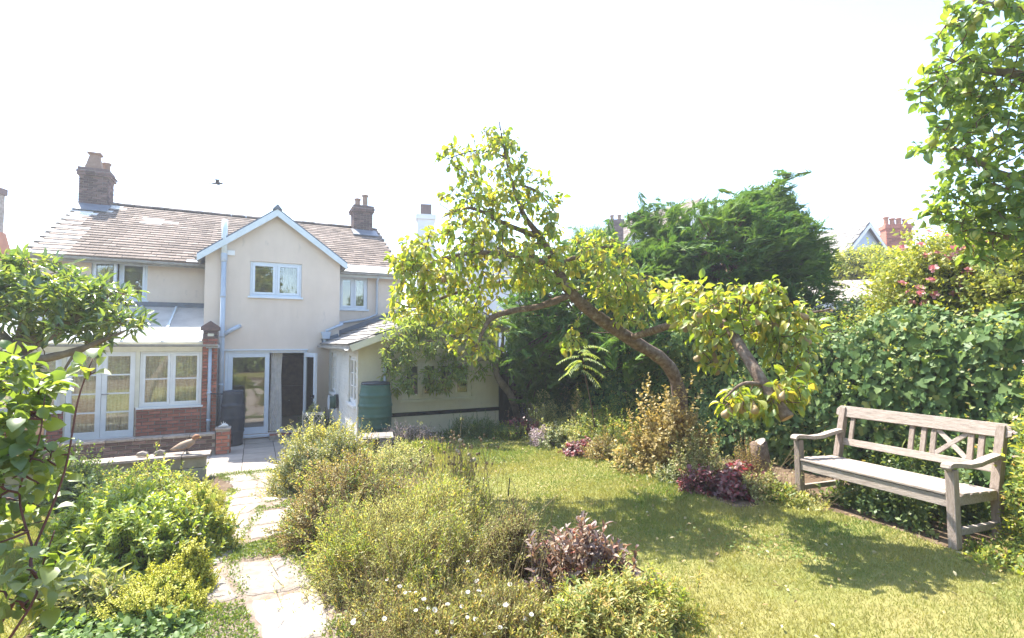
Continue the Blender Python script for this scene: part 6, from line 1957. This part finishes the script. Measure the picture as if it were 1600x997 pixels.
bs = hroot('block_stand', 2.36, -4.62, zb_ - .1, 'grey concrete block stand beneath the green water butt', 'stand')
MB().box(2.10, 2.62, -4.88, -4.36, zb_ - .2, zb_ + .058).build('block', M['stone_grey'], bs, bevel=.01)
butt('water_butt', 'green ribbed barrel water butt at the corner of the low wing', 2.36, -4.62, zb_ + .06, .29, .98, 'green_plastic', ribs=5)

# hose reel on the wing's side wall
hr = hroot('hose_reel', 2.0, -1.75, .95, 'green hose reel mounted on the white side wall', 'hose reel')
mb = MB()
for k in range(7):
    for j in range(1):
        pts = [(1.93 + .015 * k, -1.75 + .13 * math.cos(a), .98 + .13 * math.sin(a)) for a in np.linspace(0, 2 * math.pi, 20)]
        mb.tube(pts, .010, 6, False)
mb.build('hose', M['green_plastic'], hr, smooth=True)
for uu in (1.915, 2.045):
    mb = MB()
    n = 20
    mb.lathe([(.17, -.006), (.17, .006)], 0, 0, 22)
    mb.v = [(uu + z, -1.75 + x, .98 + y) for (x, y, z) in mb.v]
    mb.build('reel_flange', M['pipe'] if uu < 2 else M['green_plastic'], hr)
MB().box(2.055, 2.11, -1.80, -1.70, .85, 1.15).build('wall_bracket', M['black_plastic'], hr)

# curtain and dresser inside the open doorway
cu = hroot('door_curtain', .88, .2, .12, 'pale curtain gathered in the open french doorway', 'curtain')
mb = MB(); n = 34
for k in range(n + 1):
    t = k / n
    for (z, sq, x0) in ((.12, 1.0, .74), (.8, .92, .75), (1.5, .75, .78), (2.08, .9, .76)):
        uu = x0 + t * .30 * sq
        mb.v.append((uu, .21 + .03 * math.sin(k * 1.25) * (.6 + .4 * sq), z))
    if k:
        for j in range(3):
            a = (k - 1) * 4 + j; b = k * 4 + j
            mb.f.append((a, b, b + 1, a + 1))
mb.build('cloth', M['curtain'], cu, smooth=True)
MB().tube([(-.2, .21, 2.10), (1.56, .21, 2.10)], .012, 8).build('curtain_pole', M['wood_dark'], cu)
dr = hroot('dresser', 1.55, 3.2, .09, 'dark wooden dresser inside the house seen through the doorway', 'cabinet')
MB().box(1.0, 2.2, 3.1, 3.55, .09, 1.0).box(1.05, 2.15, 3.25, 3.55, 1.0, 1.9).build('carcass', M['wood_dark'], dr, bevel=.01)
for i in range(3):
    MB().box(1.04 + .39 * i, 1.40 + .39 * i, 3.08, 3.098, .15, .9).build('cabinet_door', M['wood_dark'], dr, bevel=.006)
    MB().lathe([(.004, 0), (.018, .02), (.004, .034)], 1.36 + .39 * i, 3.06, 8, .55).build('knob', M['metal_grey'], dr)

# lattice plant stand and pot plant by the door
ps = hroot('plant_stand', 1.62, -1.35, 0, 'cream wrought-iron plant stand with fretwork panel near the open door', 'plant stand')
mb = MB()
x0, x1, z0, z1, yy = 1.42, 1.83, .34, .74, -1.55
fr_ = MB()
for (p, q) in (((x0, z0), (x1, z0)), ((x1, z0), (x1, z1)), ((x1, z1), (x0, z1)), ((x0, z1), (x0, z0)), (((x0 + x1) / 2, z0), ((x0 + x1) / 2, z1))):
    fr_.bar((p[0], yy, p[1]), (q[0], yy, q[1]), .018, .018)
fr_.build('panel_frame', M['iron_white'], ps)
lt = MB()
for c0, c1 in ((x0, (x0 + x1) / 2), ((x0 + x1) / 2, x1)):
    m_ = (c0 + c1) / 2
    for i in range(3):
        zz = z0 + (z1 - z0) * i / 3; z2 = z0 + (z1 - z0) * (i + 1) / 3
        lt.bar((c0, yy, zz), (m_, yy, z2), .012, .012); lt.bar((c1, yy, zz), (m_, yy, z2), .012, .012)
        lt.bar((c0, yy + .002, z2), (m_, yy + .002, zz), .010, .010); lt.bar((c1, yy + .002, z2), (m_, yy + .002, zz), .010, .010)
lt.build('fretwork', M['iron_white'], ps)
for (u_, v_) in ((x0, yy), (x1, yy), (x0, yy + .4), (x1, yy + .4)):
    MB().bar((u_, v_, 0), (u_, v_, z1), .018, .018).build('leg', M['iron_white'], ps)
MB().box(x0, x1, yy + .01, yy + .4, z1 - .06, z1 - .04).build('tray', M['iron_white'], ps)
X_, Y_ = h2w(1.62, -1.36)
plant('pot_flowers', 'small white-flowered plant growing from the fretwork stand', 'plant', 0, 0, 0, 0, 60, 7, .16, .04, .02, 'greenwhite', loc=(X_, Y_, .70), size=(.13, .13, .28), seed=111, up=1.0)
X_, Y_ = h2w(1.74, -.75)
pt = empty('flower_pot', (X_, Y_, 0), 0, 'terracotta pot holding a rounded green shrub against the side wall', 'pot')
MB().lathe([(.14, 0), (.19, .30), (.21, .31), (.21, .36), (.18, .36), (.17, .32)], 0, 0, 20).build('pot_body', M['terracotta'], pt, smooth=False)
plant('pot_shrub', 'rounded green shrub in the pot beside the hose reel', 'shrub', 0, 0, 0, 0, 420, 8, .14, .035, .02, 'darkmix', loc=(X_, Y_, .34), size=(.34, .30, .42), seed=112, up=.5, inner=.6)

# slate-topped stone table left of the lavender
bx, by, bz = gp(588, 712)
bt = empty('bird_bath', (bx, by, bz), R(15), 'flat square slab bird table among bushes before the lavender', 'bird table')
zt = A(588, 680, by).z - bz
mb = MB().box(-.26, .26, -.24, .24, zt - .03, zt).build('table_slab', M['slate'], bt, bevel=.008)
MB().box(-.22, .22, -.20, .20, zt + .002, zt + .008).build('tray_face', M['slate'], bt)
MB().tube([(0, 0, -.03), (0, 0, zt - .03)], [.06, .045], 10).build('post', M['bark_grey'], bt)
# thin black cane in the lawn edge
cx_, cy_, cz_ = gp(793, 788)
cn = empty('garden_cane', (cx_, cy_, cz_), 0, 'short thin black stake stuck in the lawn edge', 'stake')
MB().tube([(0, 0, -.05), (.01, 0, .12), (.025, 0, 40 * cy_ / 800)], [.008, .007, .006], 7).build('stake', M['black'], cn)

# ------------------------------------------------------------------ garden chair by the conservatory
gc = hroot('garden_chair', -3.1, -2.3, 0, 'tan canvas folding garden chair in front of the glazed doors', 'chair')
def rod(name, pts, r=.014, m='metal_grey', p=gc): return MB().tube(pts, r, 8).build(name, M[m], p, smooth=True)
for vv_ in (0, .46):
    a = -3.35 + vv_
    rod('leg', [(a, -2.75, .0), (a, -2.15, .62)])
    rod('leg', [(a, -2.1, .0), (a, -2.6, .46)])
    rod('back_post', [(a, -2.2, .42), (a, -2.0, 1.12)])
    rod('arm', [(a, -2.72, .64), (a, -2.12, .66)], .018, 'wood_dark')
    rod('arm_post', [(a, -2.68, .08), (a, -2.68, .64)], .010)
rod('top_rail', [(-3.36, -2.0, 1.12), (-3.12, -1.99, 1.15), (-2.88, -2.0, 1.12)], .016, 'wood_dark')
mb = MB().prism([(-3.33, -2.185, .46), (-2.91, -2.185, .46), (-2.91, -2.025, 1.02), (-3.33, -2.025, 1.02)], (0, .012, .004)); mb.build('back_canvas', M['canvas_tan'], gc)
MB().box(-3.34, -2.90, -2.68, -2.2, .43, .45).build('seat', M['canvas_tan'], gc)
tb_ = hroot('garden_table', -4.1, -2.6, 0, 'small white round garden table beside the tan chair', 'table')
MB().lathe([(.42, 0), (.44, .01), (.44, .025), (.41, .03)], -4.1, -2.6, 26, .66).build('table_top', M['frame_white'], tb_)
for k in range(3):
    a = k * 2.09 + .4
    MB().tube([(-4.1 + .05 * math.cos(a), -2.6 + .05 * math.sin(a), .66), (-4.1 + .32 * math.cos(a), -2.6 + .32 * math.sin(a), 0)], .016, 8).build('leg', M['frame_white'], tb_)

# ------------------------------------------------------------------ weathered bench
bR = Vector((3.50, 4.12)); bL = Vector((3.02, 5.44))
LB = (bR - bL).length
ang_b = math.atan2(bR.y - bL.y, bR.x - bL.x)
zL, zR = tz(*bL) + .01, tz(*bR) + .01
bench = empty('garden_bench', (bL.x, bL.y, zL), ang_b, 'weathered grey wooden bench with curved arms and missing back slats', 'bench')
tiltb = math.atan2(zR - zL, LB)
bench.rotation_euler = (0, -tiltb, ang_b)
def bp(name, mb, m='bench', bev=.004):
    return mb.build(name, M[m], bench, bevel=bev)
W = .065; SD = .56
for xx in (0, LB):
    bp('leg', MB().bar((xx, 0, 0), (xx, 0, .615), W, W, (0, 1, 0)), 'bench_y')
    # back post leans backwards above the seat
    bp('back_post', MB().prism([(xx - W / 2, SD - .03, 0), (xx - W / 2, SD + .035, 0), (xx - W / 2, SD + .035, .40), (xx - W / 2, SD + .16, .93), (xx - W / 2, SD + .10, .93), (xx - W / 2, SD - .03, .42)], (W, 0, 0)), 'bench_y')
    am_ = MB(); prof = [(-.06, .615), (-.075, .635), (-.065, .66), (-.03, .672), (.06, .665), (.18, .648), (.32, .652), (.44, .675), (SD + .055, .70)]
    top_ = [(y, z) for y, z in prof]; bot = [(y, z - .035) for y, z in prof[2:]][::-1]
    poly = [(xx - .037, y, z) for y, z in top_ + bot]
    bp('arm', am_.prism(poly, (.074, 0, 0)))
    bp('side_rail', MB().box(xx - .02, xx + .02, W / 2, SD - .03, .33, .405))
    bp('stretcher', MB().box(xx - .02, xx + .02, W / 2, SD - .03, .10, .15))
bp('apron', MB().box(W / 2, LB - W / 2, -.018, .012, .315, .40))
bp('back_apron', MB().box(W / 2, LB - W / 2, SD - .02, SD + .01, .33, .40))
n = 5
for k in range(n):
    y0 = -.03 + k * .112
    x_in = W / 2 + .003 if (k == 0 or y0 > SD - .14) else -.03
    bp('seat_slat', MB().box(x_in, LB - x_in, y0, y0 + .086, .407 - .004 * k, .430 - .004 * k), bev=.006)
lean = .125 / .53
def by_(z): return SD + .003 + (z - .40) * lean
def brail(name, x0, x1, z0, z1, th=.038, off=0.0, cham=0):
    c = cham
    pts = [(x0, z0 + c * .4), (x0 + c, z0), (x1 - c, z0), (x1, z0 + c * .4), (x1, z1 - c), (x1 - c, z1), (x0 + c, z1), (x0, z1 - c)] if c else [(x0, z0), (x1, z0), (x1, z1), (x0, z1)]
    return bp(name, MB().prism([(x, by_(z) + off, z) for x, z in pts], (0, th, -th * lean)))
brail('top_rail', -.075, LB + .075, .83, .945, .045, -.012, .04)
brail('mid_rail', W / 2 - .02, LB - W / 2 + .02, .535, .605, .036)
def bslat(x, w=.045):
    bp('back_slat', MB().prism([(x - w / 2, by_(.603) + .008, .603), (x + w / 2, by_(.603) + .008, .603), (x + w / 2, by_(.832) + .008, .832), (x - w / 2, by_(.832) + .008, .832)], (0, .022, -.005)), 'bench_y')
fr2 = [.075, .50, .575, .635, .845, .90]
for f in fr2: bslat(f * LB)
xa, xb = .635 * LB + .024, .845 * LB - .024
for k, (p, q) in enumerate((((xa, .607), (xb, .828)), ((xa, .828), (xb, .607)))):
    d = Vector((q[0] - p[0], 0, q[1] - p[1])).normalized(); nx_ = Vector((-d.z, 0, d.x)) * .02
    pts = []
    for (x, z), s in ((p, 1), (q, 1), (q, -1), (p, -1)):
        X = x + nx_.x * s; Z = z + nx_.z * s
        pts.append((X, by_(Z) + .010 + .001 * k, Z))
    bp('cross_brace', MB().prism(pts, (0, .016 + .003 * k, -.004)))

# ------------------------------------------------------------------ bird in flight
bpz = A(340, 287, 19)
bird = empty('bird', tuple(bpz), R(20), 'small dark bird flying above the tiled roof', 'bird')
MB().tube([(-.13, 0, -.01), (-.08, 0, 0), (0, 0, .01), (.06, 0, .012), (.10, 0, .012), (.13, 0, .008)], [.012, .022, .035, .030, .022, .004], 9).build('body', M['black'], bird, smooth=True)
for sg in (-1, 1):
    MB().add([(.05, sg * .02, .02), (.06, sg * .13, .075), (.0, sg * .26, .04), (-.05, sg * .24, .03), (-.03, sg * .12, .06), (-.04, sg * .02, .015)] + [(.05, sg * .02, .014), (.06, sg * .13, .069), (.0, sg * .26, .037), (-.05, sg * .24, .027), (-.03, sg * .12, .054), (-.04, sg * .02, .009)],
             [(0, 1, 4, 5), (1, 2, 3, 4), (11, 10, 7, 6), (10, 9, 8, 7), (0, 6, 7, 1), (1, 7, 8, 2), (2, 8, 9, 3), (3, 9, 10, 4), (4, 10, 11, 5)]).build('wing', M['black'], bird)
MB().prism([(-.12, -.015, -.01), (-.20, -.04, -.012), (-.20, .04, -.012), (-.12, .015, -.01)], (0, 0, .006)).build('tail', M['black'], bird)

bird.scale = (1.5, 1.5, 1.5)
# ------------------------------------------------------------------ boundary growth out of frame, mirrored in the panes
hedge('boundary_hedge', 'tall mixed hedge behind the photographer closing the garden', [(-9, -5.5), (-3, -6.5), (3, -6.5), (8, -5)], [3.0, 3.4, 3.2, 3.0], 1.2, 'mixed', 'ivy', 7000, .16, .15, 61, 0, bulge=.3, both=True)
hedge('boundary_hedge', 'mixed hedge along the far left side of the garden', [(-9.5, -5), (-9.6, 1), (-9.8, 6), (-10.2, 9.5)], [2.4, 2.3, 2.2, 2.2], 1.0, 'mixed', 'ivy', 6000, .14, .13, 62, 0, bulge=.2, both=True)

for k, (x, y, rx, h) in enumerate(((-7.5, -9.5, 3.4, 9.5), (-1.5, -10.5, 3.6, 10.5), (4.5, -9.5, 3.4, 9.0), (-12.5, -6.5, 3.0, 8.0))):
    res = plant('garden_tree', ['broad garden tree behind the photographer on the left', 'tallest garden tree behind the photographer', 'garden tree behind the photographer on the right', 'garden tree beyond the left boundary hedge'][k], 'tree', 0, 0, 0, 0, 1500, 9, .9, .26, .15, 'mixed', 'fold', loc=(x, y, tz(x, y)), size=(rx, rx * .8, h), seed=140 + k, stem='twig', sr=.012, bump=.2, low=.12, inner=.55)
    MB().tube([(0, 0, -.1), (.1, 0, 2), (0, .1, h * .6)], [.25, .2, .08], 10).build('trunk', M['bark_grey'], res[0], smooth=True)

# ------------------------------------------------------------------ thin volume added to imitate lens veil and lift the shadows
hz = MB().box(-60, 60, -25, 60, -1.5, 16.5).mesh('haze', None)
hm, ht, hout = nt('lens_veil_haze')
pv = ht.nodes.new('ShaderNodeVolumePrincipled')
pv.inputs['Color'].default_value = (0.92, 0.95, 1.0, 1)
pv.inputs['Density'].default_value = 0.0027
pv.inputs['Anisotropy'].default_value = 0.3
ht.links.new(pv.outputs[0], hout.inputs['Volume'])
hz.materials.append(hm)
ho = link('haze', hz); ho['kind'] = 'stuff'
